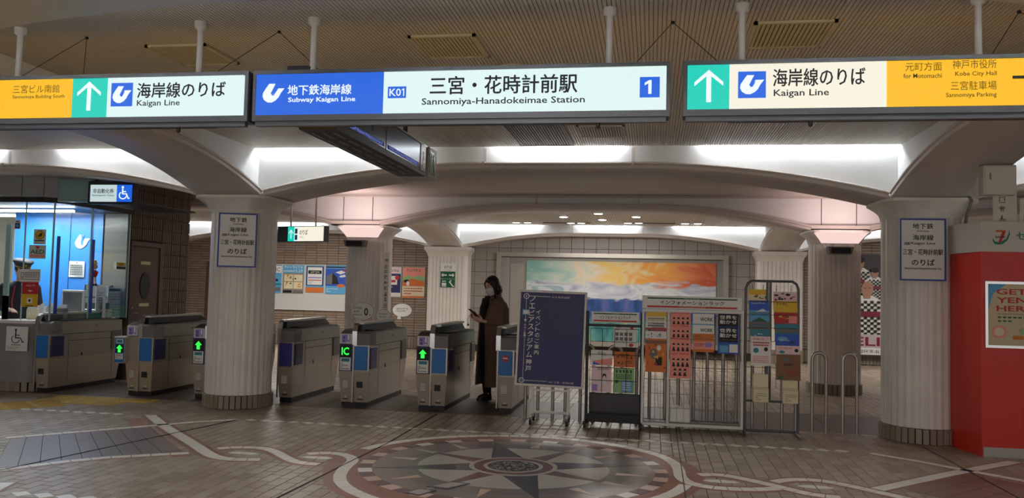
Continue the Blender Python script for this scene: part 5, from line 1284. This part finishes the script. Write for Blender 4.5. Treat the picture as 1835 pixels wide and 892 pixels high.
poster('blue poster with a dark office tower on the notice board', -8.21, 1.31, .56, .73, [R(0, .66, .56, .70, NAVYPR), R(0, .20, .56, .64, BLUEPR), Pg([(.03, .25), (.03, .45), (.18, .54), (.18, .25)], GREYP), Pg([(.18, .25), (.18, .54), (.30, .44), (.36, .25)], BLACKPR), Pg([(.26, .55), (.42, .60), (.54, .55), (.40, .50)], WHITEP), Pg([(.36, .46), (.52, .50), (.54, .44), (.40, .42)], WHITEP), R(0, 0, .56, .20, LBLUE), Cc(.42, .21, .11, .045, ORPR), Cc(.5, .61, .03, .03, REDPR), *textlines(.04, .04, .35, .15, 3, WHITEP, .4, 2)], base=LBLUE)
FRS = mat('poster_frame_silver', (180, 178, 172), .35, .5)
poster('dark blue and red framed poster right of the rear column', -6.62, 1.28, .40, .74, [R(.02, .60, .38, .72, LPINK), T('三宮から', .06, .63, .34, .68, NAVYPR), R(.01, .10, .39, .58, NAVYPR), R(.05, .30, .30, .52, WHITEP), R(.08, .36, .26, .42, REDPR), Cc(.30, .48, .06, .06, REDPR), *textlines(.05, .14, .35, .26, 3, WHITEP, .4, 1), *textlines(.03, .01, .36, .09, 2, LPINK, .4)], frame=FRS, y=20.078)
poster('pink and green framed illustrated poster on the far brick wall', -6.18, 1.26, .57, .76, [R(.0, .6, .57, .76, PINKPR), T('沿線さんぽ', .1, .66, .47, .72, GREYPR), Pg([(0, .5), (.15, .56), (.3, .52), (.45, .57), (.57, .52), (.57, .42), (0, .42)], LGREEN), Pg([(0, .42), (.25, .48), (.57, .42), (.57, .3), (0, .3)], ORPR), Cc(.1, .42, .07, .04, BLACKPR), Cc(.14, .36, .04, .06, WHITEP), R(.0, .05, .57, .29, CREAM), *textlines(.04, .08, .53, .27, 3, REDPR, .35, 4), R(0, 0, .57, .04, ORPR)], frame=FRS, base=PINKPR, y=20.078)
# sports poster: group of players in chequered shirts
its = [R(0, .42, 1.9, 2.28, mat('poster_dark', (58, 46, 54), .5)), R(0, 0, 1.9, .42, mat('poster_pink_grey', (196, 180, 184), .5)), R(0, .0, 1.9, .16, WHITEP)]
SK = mat('poster_skin', (176, 128, 106), .6); HR = mat('poster_hair', (34, 26, 26), .6)
def player(x, z, s, hair):
    L = [Pg([(x-.30*s, z-1.1*s), (x+.30*s, z-1.1*s), (x+.36*s, z-.3*s), (x+.12*s, z-.14*s), (x-.12*s, z-.14*s), (x-.36*s, z-.3*s)], WHITEP)]
    for i in range(8):
        for j in range(14):
            if (i+j) % 2 == 0: L.append(R(x-.28*s+i*.07*s, z-1.1*s+j*.06*s, x-.21*s+i*.07*s, z-1.04*s+j*.06*s, HR))
    L += [R(x-.28*s, z-.62*s, x+.28*s, z-.5*s, mat('poster_maroon', (120, 30, 50), .5)), Cc(x, z, .13*s, .18*s, SK), R(x-.07*s, z-.2*s, x+.07*s, z-.1*s, SK)]
    if hair: L.append(Cc(x, z+.10*s, .15*s, .10*s, HR))
    L += [R(x-.07*s, z+.02*s, x-.03*s, z+.035*s, HR), R(x+.03*s, z+.02*s, x+.07*s, z+.035*s, HR)]
    return L
its += player(.50, 2.08, .75, True)+player(.82, 1.86, .6, True)+player(1.35, 1.95, .7, True)+player(.64, 1.48, 1.0, False)+player(1.4, 1.45, .95, True)
MR = mat('poster_letter_maroon', (130, 24, 58), .5)
its += [R(0, 0, 1.9, .46, mat('poster_pink_grey', (196, 180, 184), .5)), R(0, .0, 1.9, .16, WHITEP), T('BELIEVE', .06, .2, 1.72, .40, MR, .03), T('神戸の誇りを胸に', .1, .04, 1.0, .11, NAVYPR)]
poster('large poster of players in black and white chequered shirts on the far wall', 4.2, .24, 1.9, 2.28, its, y=20.086, base=GREYP)

# ------------------------------------------------------------------ vertical banner notice on rear column
m3 = [T(ch, .02, .88-.095*k, .085, .95-.095*k, BLACKPR, .01) for k, ch in enumerate('お忘れ物ございませんか')][:9]+[Pg([(.02, .05), (.08, .09), (.08, .01)], REDPR)]
panel('vertical_notice', 'narrow white vertical notice on the rear column right side', 'sign', .10, 1.05, m3, (-4.52, 13.55, 1.03), .15, th=.004)

# ------------------------------------------------------------------ red cash machine
RED = mat('cash_machine_red', (204, 42, 28), .38); CWH = mat('cash_machine_cream', (206, 202, 190), .45)
t = thing('cash_machine', 'tall red cash machine cabinet with cream top band beside the right column', 'atm', (3.126, 8.62, 0))
foot = [(0, 0), (1.6, 0), (1.6, .95), (-.09, .95), (-.09, .43)]
mb = MB(); mb.prism(foot, 'z', .0, 1.955, RED); mb.build('cabinet', t)
mb = MB(); mb.prism([(-.006, -.012), (1.6, -.012), (1.6, .95), (-.102, .95), (-.102, .425)], 'z', 1.955, 2.245, CWH); mb.build('header_band', t)
mb = MB(); mb.box(.01, -.008, 0, 1.6, .01, .092, STEEL); mb.build('kick_plate', t)
GB = mat('bank_green', (0, 120, 84), .5)
prn([Pg([(.115, 2.03), (.10, 2.06), (.10, 2.09), (.12, 2.055), (.16, 2.045), (.22, 2.08), (.245, 2.14), (.245, 2.17), (.255, 2.13), (.235, 2.07), (.19, 2.03), (.15, 2.022)], GB),
     Pg([(.13, 2.165), (.215, 2.165), (.215, 2.145), (.175, 2.045), (.15, 2.045), (.185, 2.145), (.13, 2.145)], REDPR), Pg([(.13, 2.165), (.215, 2.165), (.212, 2.152), (.13, 2.152)], ORPR), T('BANK', .125, 2.085, .215, 2.108, BLACKPR, .03), T('セブン銀行', .31, 2.07, .82, 2.15, GB, .035)], t, (0, -.0125, 0), name='brand_lettering')
mb = MB(); mb.box(.06, -.012, 1.06, 1.4, -.001, 1.645, mat('poster_sand', (206, 190, 150), .45)); mb.build('poster_face', t)
mb = MB()
for a in ((.03, 1.035, 1.42, 1.06), (.03, 1.645, 1.42, 1.67), (.03, 1.06, .055, 1.645), (1.4, 1.06, 1.42, 1.645)): mb.box(a[0], -.02, a[1], a[2], .0, a[3], CHROME)
mb.build('poster_frame', t)
prn([Pg([(.06, 1.40), (.06, 1.645), (.22, 1.645), (.10, 1.55)], LBLUE), T('GET', .13, 1.545, .40, 1.60, REDPR, .04), T('YEN', .13, 1.465, .40, 1.52, REDPR, .04), T('HERE!', .13, 1.385, .48, 1.44, REDPR, .04), R(.13, 1.358, .5, 1.362, GREENPR),
     *[R(.14+.045*k, 1.32, .17+.045*k, 1.335, GREENPR) for k in range(6)], *[R(.14+.045*k, 1.285, .17+.045*k, 1.30, GREENPR) for k in range(3)],
     Cc(.15, 1.19, .065, .06, PINKPR), Cc(.15, 1.19, .045, .04, CREAM), Cc(.36, 1.2, .03, .03, LGREEN), R(.27, 1.12, .36, 1.155, ORPR), R(.37, 1.12, .5, 1.15, YELPR)], t, (0, -.0125, 0), name='poster_print')
# boards on top of the machine, switch box and cables above
p = panel('brush_notice', 'pale board with dark brush-written characters on top of the cash machine', 'sign', .22, .32, [T('特', .05, .22, .12, .28, BLACKPR, .0), T('殊', .05, .13, .12, .19, BLACKPR), T('北', .05, .04, .12, .10, BLACKPR)], (3.36, 8.95, 2.245), th=.01, base=mat('aged_paper', (196, 188, 170), .6))
panel('brush_notice', 'second brush-written board right of the first on the cash machine', 'sign', .3, .26, [T('沿線', .03, .15, .12, .2, BLACKPR), T('駅', .03, .05, .08, .10, BLACKPR)], (3.60, 8.93, 2.245), th=.01, base=mat('aged_paper', (196, 188, 170), .6))
t = thing('switch_box', 'white square electrical box hung beside the right arch above the cash machine', 'electrical box', (3.0, 8.2, 2.455))
mb = MB(); mb.bbox(0, 0, 0, .28, .12, .275, CWH, .004); mb.build('casing', t); mb = MB(); mb.bbox(.012, -.008, .012, .268, .0, .263, CWH, .003); mb.build('door', t); mb = MB(); mb.box(.05, -.014, .14, .06, -.008, .2, GREYP); mb.build('latch', t)
mb = MB(); mb.box(.05, .04, .295, .10, .08, .33, GREYP); mb.build('bracket', t)
mb = MB(); mb.tube([(3.30, 9.05, 2.62), (3.22, 9.06, 2.66), (3.2, 9.12, 2.74), (3.26, 9.1, 2.84), (3.30, 9.08, 2.82)], .016, BLACKM)
mb.tube([(3.2, 9.1, 2.66), (3.14, 9.08, 2.60), (3.2, 9.05, 2.5), (3.17, 9.1, 2.36), (3.17, 9.15, 2.25)], .016, GREYP)
tag(mb.build('cable_conduit'), 'grey cable conduit looping from the arch down behind the cash machine', 'cable')

# ------------------------------------------------------------------ people
SKIN = mat('skin', (214, 168, 146), .55, noise=.04, nscale=20); HAIR = mat('black_hair', (18, 15, 15), .45, bump=.4, bscale=90)
COAT = mat('brown_wool_coat', (104, 80, 66), .9, noise=.08, nscale=30, bump=.2, bscale=200); CLOTHB = mat('black_cloth', (14, 14, 16), .85)
MASKM = mat('white_face_mask', (222, 220, 222), .7)
def capsules(chains, mt):
    mb = MB()
    for pts, rs in chains:
        mb.tube(pts, rs, mt, 12); mb.ball(pts[0], rs[0], mt, 10); mb.ball(pts[-1], rs[-1], mt, 10)
    return mb
def fuse(mb, name, parent, voxel, sm=6):
    o = mb.build(name)
    md = o.modifiers.new('r', 'REMESH'); md.mode = 'VOXEL'; md.voxel_size = voxel; md.use_smooth_shade = True
    s = o.modifiers.new('s', 'SMOOTH'); s.iterations = sm; s.factor = .5
    bpy.context.view_layer.update(); dg = bpy.context.evaluated_depsgraph_get()
    me = bpy.data.meshes.new_from_object(o.evaluated_get(dg)); mt = mb.ms[0]
    bpy.data.objects.remove(o); me.materials.clear(); me.materials.append(mt)
    n = bpy.data.objects.new(name, me); COL.objects.link(n); n.parent = parent
    for p in me.polygons: p.use_smooth = True
    return n
def head(mb, c, tilt, turn, mt):
    """face looks along -Y before turning"""
    m = MB(); rings = []
    prof = [(-.118, .030, .034, -.030), (-.112, .040, .046, -.030), (-.09, .056, .062, -.018), (-.06, .066, .078, -.008), (-.03, .070, .088, 0), (0, .074, .092, .002), (.03, .076, .094, .004), (.06, .074, .092, .006), (.085, .062, .078, .008), (.105, .040, .052, .010), (.112, .012, .016, .01)]
    for z, rx, ry, oy in prof: rings.append([(rx*math.cos(2*PI*k/20), oy+ry*math.sin(2*PI*k/20), z) for k in range(20)])
    m.loft(rings, mt)
    m.mesh([(-.008, -.085, .012), (.008, -.085, .012), (-.017, -.088, -.034), (.017, -.088, -.034), (0, -.116, -.030), (0, -.08, -.042)], [(0, 1, 4), (0, 4, 2), (1, 3, 4), (2, 4, 5), (3, 5, 4), (0, 2, 5), (0, 5, 3), (0, 3, 1)], mt, True)
    for s in (-1, 1): m.ball((s*.076, .008, -.012), .026, mt, 10, (.35, .7, 1.1)); m.ball((s*.03, -.080, .022), .014, mt, 8, (1.4, .6, .5))
    m.ball((0, -.086, -.062), .016, mt, 8, (1.5, .6, .5))
    M_ = Matrix.Translation(c) @ Matrix.Rotation(turn, 4, 'Z') @ Matrix.Rotation(tilt, 4, 'X')
    m.xf(M_); mb.mesh(m.v, m.f, mt, True); return M_
def hand_chains(w, fwd, palm_n, side, curl=.6, s=1.):
    """w wrist, fwd direction of fingers, palm_n palm normal, side +1 thumb towards cross(fwd, palm_n)"""
    f = Vector(fwd).normalized(); n = Vector(palm_n).normalized(); a = f.cross(n).normalized()*side; w = Vector(w)
    ch = []
    ch.append(([tuple(w), tuple(w+f*.045*s+a*.01), tuple(w+f*.08*s+a*.012)], [.021*s, .026*s, .022*s])); ch.append(([tuple(w+a*-.01), tuple(w+f*.075*s-a*.022)], [.018*s, .018*s]))
    for k, (off, ln) in enumerate(((.026, .070), (.009, .078), (-.009, .073), (-.026, .058))):
        b = w+f*.082*s+a*off*s; p = [b]; d = f.copy()
        for q in range(3):
            d = (d*math.cos(curl)+n*math.sin(curl)).normalized() if q else d
            p.append(p[-1]+d*ln*s*(.42, .32, .26)[q])
            nn = n; n2 = (nn*math.cos(curl)-f*math.sin(curl)) if q else n
        ch.append(([tuple(x) for x in p], [.0095*s, .0088*s, .008*s, .007*s]))
    t0 = w+f*.025*s+a*.022*s
    ch.append(([tuple(t0), tuple(t0+(a*.7+f*.7+n*.2)*.04*s), tuple(t0+(a*.75+f*1.5+n*.7)*.045*s)], [.012*s, .0105*s, .009*s]))
    return ch
# woman walking through the gate
t = thing('person', 'woman in long brown coat and white mask walking through the gate with a phone', 'person', (-2.10, 11.0, 0), -math.radians(52))
ch = [([(0, 0, .84), (0, 0, .95), (0, .005, 1.06), (0, 0, 1.20), (0, .012, 1.30)], [.13, .12, .105, .12, .10]),
      ([(0, .01, 1.30), (0, -.0, 1.38), (0, -.02, 1.46)], [.065, .050, .048]),
      ([(-.14, .01, 1.29), (0, .012, 1.31), (.14, .01, 1.29)], [.055, .07, .055]),
      ([(-.075, 0, .84), (-.08, -.07, .48), (-.08, -.04, .14), (-.08, -.02, .08)], [.085, .058, .040, .032]),
      ([(.075, 0, .84), (.08, .04, .48), (.08, .19, .16), (.08, .20, .10)], [.085, .058, .040, .032]),
      ([(-.15, .01, 1.28), (-.20, .02, 1.05), (-.09, -.19, 1.11)], [.050, .038, .026]),
      ([(.15, .01, 1.28), (.20, .02, 1.04), (.08, -.17, 1.06)], [.050, .038, .026])]
ch += hand_chains((-.075, -.20, 1.115), (.25, -1, .15), (.9, .25, .1), 1, .55)
ch += hand_chains((.07, -.18, 1.065), (-.35, -1, .25), (-.8, .1, .5), -1, .6)
mb = capsules(ch, SKIN)
HM = head(mb, (0, -.035, 1.535), .38, .32, SKIN)
fuse(mb, 'body', t, .0065, 4)
def hx(m, name): m.xf(HM); return m.build(name, t)
m = MB(); 
for s in (-1, 1): m.ball((s*.030, -.0905, .020), .0085, BLACKPR, 8, (1.5, .5, .7)); m.box(s*.03-.016, -.098, .042, s*.03+.016, -.088, .047, HAIR)
hx(m, 'eyes_and_brows')
m = MB(); rings = []
for z, rx, ry, oy in ((-.115, .040, .05, -.028), (-.09, .060, .070, -.022), (-.055, .070, .094, -.014), (-.02, .070, .106, -.008), (-.0, .06, .098, -.002)):
    rings.append([(rx*math.cos(a), oy+ry*math.sin(a)-.004, z) for a in [PI+PI*k/14 for k in range(15)]])
m.loft(rings, MASKM, closed=False); 
for s in (-1, 1): m.tube([(s*.066, -.02, -.01), (s*.08, .01, .01)], .002, MASKM, 5)
hx(m, 'face_mask')
m = MB(); rings = []
for z, r, f in ((-.125, .10, .25), (-.10, .106, .1), (-.06, .100, .05), (0, .100, .02), (.04, .099, -.2), (.075, .094, -.6), (.105, .074, -.9), (.128, .035, -1)):
    ring = []
    for k in range(25):
        a = -PI*.5+.80*(1 if z < .05 else max(.05, (.11-z)/.06)) ; b = PI*1.5-.80*(1 if z < .05 else max(.05, (.11-z)/.06)); th = a+(b-a)*k/24
        wv = 1+.03*math.sin(7*th+z*40)
        ring.append((r*.95*math.cos(th)*wv, .022+r*1.08*math.sin(th)*wv, z))
    rings.append(ring)
m.loft(rings, HAIR, closed=False); m.ball((0, .03, .03), .098, HAIR, 14, (.93, 1.0, 1.0)); m.ball((0, .06, -.06), .082, HAIR, 12, (1.25, .9, 1.0)); m.ball((.075, .03, -.06), .05, HAIR, 10); m.ball((-.075, .03, -.06), .05, HAIR, 10); m.ball((0, .03, .07), .085, HAIR, 12, (1.0, 1.05, .75))
m.tube([(-.01, -.066, .094), (-.05, -.062, .064), (-.074, -.040, .0), (-.082, -.015, -.1)], [.014, .016, .018, .014], HAIR); m.tube([(-.01, -.066, .094), (.05, -.062, .066), (.076, -.038, .0), (.085, -.015, -.1)], [.014, .018, .018, .014], HAIR)
hx(m, 'hair')
# black dress front and trousers
m = MB(); rings = []
for z, rx, ry, oy in ((.24, .17, .17, .03), (.5, .165, .16, .01), (.8, .155, .145, .0), (1.0, .145, .13, 0), (1.2, .15, .13, 0), (1.32, .11, .10, 0), (1.385, .06, .06, -.01)):
    rings.append([(rx*math.cos(2*PI*k/24), oy+ry*math.sin(2*PI*k/24)+.004*math.sin(5*k), z) for k in range(24)])
m.loft(rings, CLOTHB); m.build('black_dress', t)
# coat: open shell with lapels, hanging to the shin
m = MB(); out = []; inn = []
for z, rx, ry, oy, gap in ((.20, .225, .235, .04, .62), (.45, .215, .215, .03, .58), (.75, .20, .19, .02, .50), (.95, .188, .172, .012, .42), (1.10, .185, .165, .01, .42), (1.22, .195, .155, .012, .5), (1.30, .185, .125, .012, .6), (1.345, .13, .095, .012, .7), (1.39, .082, .085, .01, .8)):
    ro, ri = [], []
    for k in range(33):
        th = -PI/2+gap+(2*PI-2*gap)*k/32; wv = 1+(.035*math.sin(6*th) if z < .9 else 0)
        ro.append((rx*wv*math.cos(th), oy+ry*wv*math.sin(th), z)); ri.append(((rx-.018)*wv*math.cos(th), oy+(ry-.018)*wv*math.sin(th), z))
    out.append(ro); inn.append(ri)
rings = [o_+list(reversed(i_)) for o_, i_ in zip(out, inn)]
m.loft(rings, COAT, closed=True, caps=True); m.xf(Matrix.Diagonal((1.17, 1.2, 1, 1))); m.build('coat', t)
m = MB()
for s in (-1, 1):
    pts, rs = ([(-.155, .012, 1.30), (-.205, .02, 1.17), (-.222, .025, 1.04), (-.16, -.08, 1.08), (-.105, -.165, 1.105)], [.062, .064, .062, .056, .050]) if s < 0 else ([(.155, .012, 1.30), (.205, .02, 1.17), (.222, .025, 1.03), (.15, -.07, 1.045), (.10, -.145, 1.055)], [.062, .064, .062, .056, .050])
    m.tube(pts, rs, COAT, 14); m.ball(pts[0], .064, COAT, 12); m.ball(pts[2], .063, COAT, 12)
m.build('sleeves', t)
m = MB()
for s in (-1, 1):
    m.mesh([(s*.07, -.088, 1.40), (s*.05, -.14, 1.05), (s*.125, -.155, 1.17), (s*.14, -.135, 1.26), (s*.10, -.10, 1.36), (s*.07, -.075, 1.39), (s*.05, -.125, 1.05), (s*.125, -.13, 1.17), (s*.13, -.11, 1.26), (s*.10, -.08, 1.35)],
           [(0, 1, 2, 3, 4), (5, 6, 7, 8, 9), (0, 1, 6, 5), (1, 2, 7, 6), (2, 3, 8, 7), (3, 4, 9, 8), (4, 0, 5, 9)], COAT)
m.tube([(-.085, -.085, 1.37), (-.095, .02, 1.40), (0, .10, 1.41), (.095, .02, 1.40), (.085, -.085, 1.37)], .022, COAT, 8); m.build('collar', t)
m = MB(); m.tube([(-.09, -.05, 1.36), (-.03, -.09, 1.37), (.05, -.085, 1.36), (.09, -.03, 1.38), (0, .07, 1.41), (-.09, -.05, 1.36)], .034, CLOTHB, 10); m.tube([(0, -.12, 1.36), (.01, -.15, 1.24), (.0, -.15, 1.02)], [.05, .048, .035], CLOTHB, 8); m.build('scarf', t)
for s_, a_, b_ in ((-1, (-.08, -.05, .5), (-.08, -.03, .10)), (1, (.08, .06, .5), (.08, .20, .14))):
    m = MB(); m.tube([a_, b_], [.085, .052], CLOTHB, 12); m.build('trouser_leg', t)
# shoes
for s, y in ((-1, -.03), (1, .19)):
    m = MB(); x = s*.08; lift = 0 if s < 0 else .03
    sole = [(-.03, .06), (-.034, .02), (-.03, -.03), (-.04, -.08), (-.034, -.125), (0, -.15), (.034, -.125), (.04, -.08), (.03, -.03), (.034, .02), (.03, .06), (0, .072)]
    m.loft([[(x+a, y+b, lift+.0) for a, b in sole], [(x+a, y+b, lift+.02) for a, b in sole], [(x+a*.95, y+b*.9+.005, lift+.06) for a, b in sole], [(x+a*.9, y+b*.35+.03, lift+.10) for a, b in sole], [(x+a*.95, y+b*.35+.03, .20) for a, b in sole]], BLACKP)
    m.build('boot', t)
ph = thing('phone', 'dark smartphone held up in both hands of the woman in brown', 'phone', (-2.10, 11.0, 0), -math.radians(52))
m = MB(); m.bbox(-.036, -.004, -.072, .036, .004, .072, BLACKP, .002); m.xf(Matrix.Translation((.0, -.305, 1.175)) @ Matrix.Rotation(.9, 4, 'X')); m.build('case', ph)
m = MB(); m.box(-.032, .0042, -.066, .032, .005, .066, mat('phone_screen', (60, 66, 74), .15)); m.xf(Matrix.Translation((.0, -.305, 1.175)) @ Matrix.Rotation(.9, 4, 'X')); m.build('screen', ph)
m = MB(); m.tube([(-.03, -.34, 1.14), (-.05, -.36, 1.08), (-.05, -.35, 1.02)], .003, BLACKP, 5); m.ball((-.05, -.35, 1.01), .016, BLACKP, 8); m.build('strap', ph)
# staff member behind the glass
UNI = mat('navy_uniform', (26, 28, 44), .8)
t = thing('person', 'station staff member in navy uniform and peaked cap behind the office glass', 'person', (-8.72, 10.30, .0), math.radians(58)); t.scale = (1.04, 1.04, 1.065)
ch = [([(0, 0, .86), (0, 0, 1.0), (0, 0, 1.18), (0, .0, 1.28)], [.15, .14, .145, .11]), ([(0, 0, 1.30), (0, -.01, 1.37), (0, -.03, 1.44)], [.065, .055, .052]),
      ([(-.085, 0, .86), (-.09, 0, .46), (-.09, .01, .08)], [.09, .065, .045]), ([(.085, 0, .86), (.09, 0, .46), (.09, .01, .08)], [.09, .065, .045]), ([(-.09, .02, .05), (-.09, -.12, .035)], [.04, .032]), ([(.09, .02, .05), (.09, -.12, .035)], [.04, .032]),
      ([(-.19, 0, 1.26), (-.24, .0, 1.02), (-.18, -.20, .99)], [.052, .042, .028]), ([(.19, 0, 1.26), (.24, .0, 1.02), (.18, -.20, .99)], [.052, .042, .028])]
ch += hand_chains((-.175, -.21, .99), (.1, -1, -.1), (0, 0, -1), 1, .3); ch += hand_chains((.175, -.21, .99), (-.1, -1, -.1), (0, 0, -1), 1, .3)
mb = capsules(ch, SKIN); HM = head(mb, (0, -.04, 1.50), .30, 0, SKIN); fuse(mb, 'body', t, .008, 4)
m = MB(); rings = []
for z, rx, ry in ((.80, .20, .165), (.95, .19, .155), (1.12, .205, .16), (1.24, .215, .14), (1.31, .15, .11), (1.36, .075, .075)): rings.append([(rx*math.cos(2*PI*k/24), ry*math.sin(2*PI*k/24), z) for k in range(24)])
m.loft(rings, UNI)
for s in (-1, 1): m.tube([(s*.19, 0, 1.27), (s*.24, 0, 1.02), (s*.19, -.17, .99)], [.066, .058, .045], UNI, 12); m.ball((s*.19, 0, 1.27), .066, UNI, 12)
m.build('jacket', t)
m = MB(); m.tube([(-.10, -.12, 1.30), (-.14, -.155, 1.1), (-.13, -.165, .95)], .008, REDPR, 6); m.tube([(.10, -.12, 1.30), (.14, -.155, 1.1)], .008, REDPR, 6); m.build('red_piping', t)
m = MB(); m.mesh([(-.03, -.12, 1.33), (.03, -.12, 1.33), (0, -.165, 1.12), (0, -.12, 1.12)], [(0, 1, 2), (0, 2, 3), (1, 3, 2), (0, 3, 1)], WHITEP); m.build('shirt_front', t)
for s in (-1, 1):
    m = MB(); m.tube([(s*.09, 0, .88), (s*.092, 0, .46), (s*.092, .01, .07)], [.105, .085, .07], UNI, 12); m.build('trouser_leg', t)
m = MB()
for s in (-1, 1): m.ball((s*.030, -.0905, .020), .0085, BLACKPR, 8, (1.5, .5, .7))
hx(m, 'eyes'); m = MB(); m.ball((0, .02, .02), .098, HAIR, 14, (.9, .98, .95)); hx(m, 'hair')
m = MB(); m.lathe([(.098, .055), (.102, .085), (.125, .115), (.12, .135), (.05, .15), (.005, .152)], mat('cap_navy', (22, 26, 46), .6), 24, 0, .005)
m.mesh([(-.085, -.055, .062), (-.05, -.13, .045), (0, -.15, .04), (.05, -.13, .045), (.085, -.055, .062), (0, -.08, .075)], [(0, 1, 5), (1, 2, 5), (2, 3, 5), (3, 4, 5)], BLACKP); hx(m, 'peaked_cap')
m = MB(); m.lathe([(.101, .06), (.103, .07)], YELPR, 24, 0, .005); m.ball((0, -.108, .095), .014, YELPR, 8); hx(m, 'cap_badge')
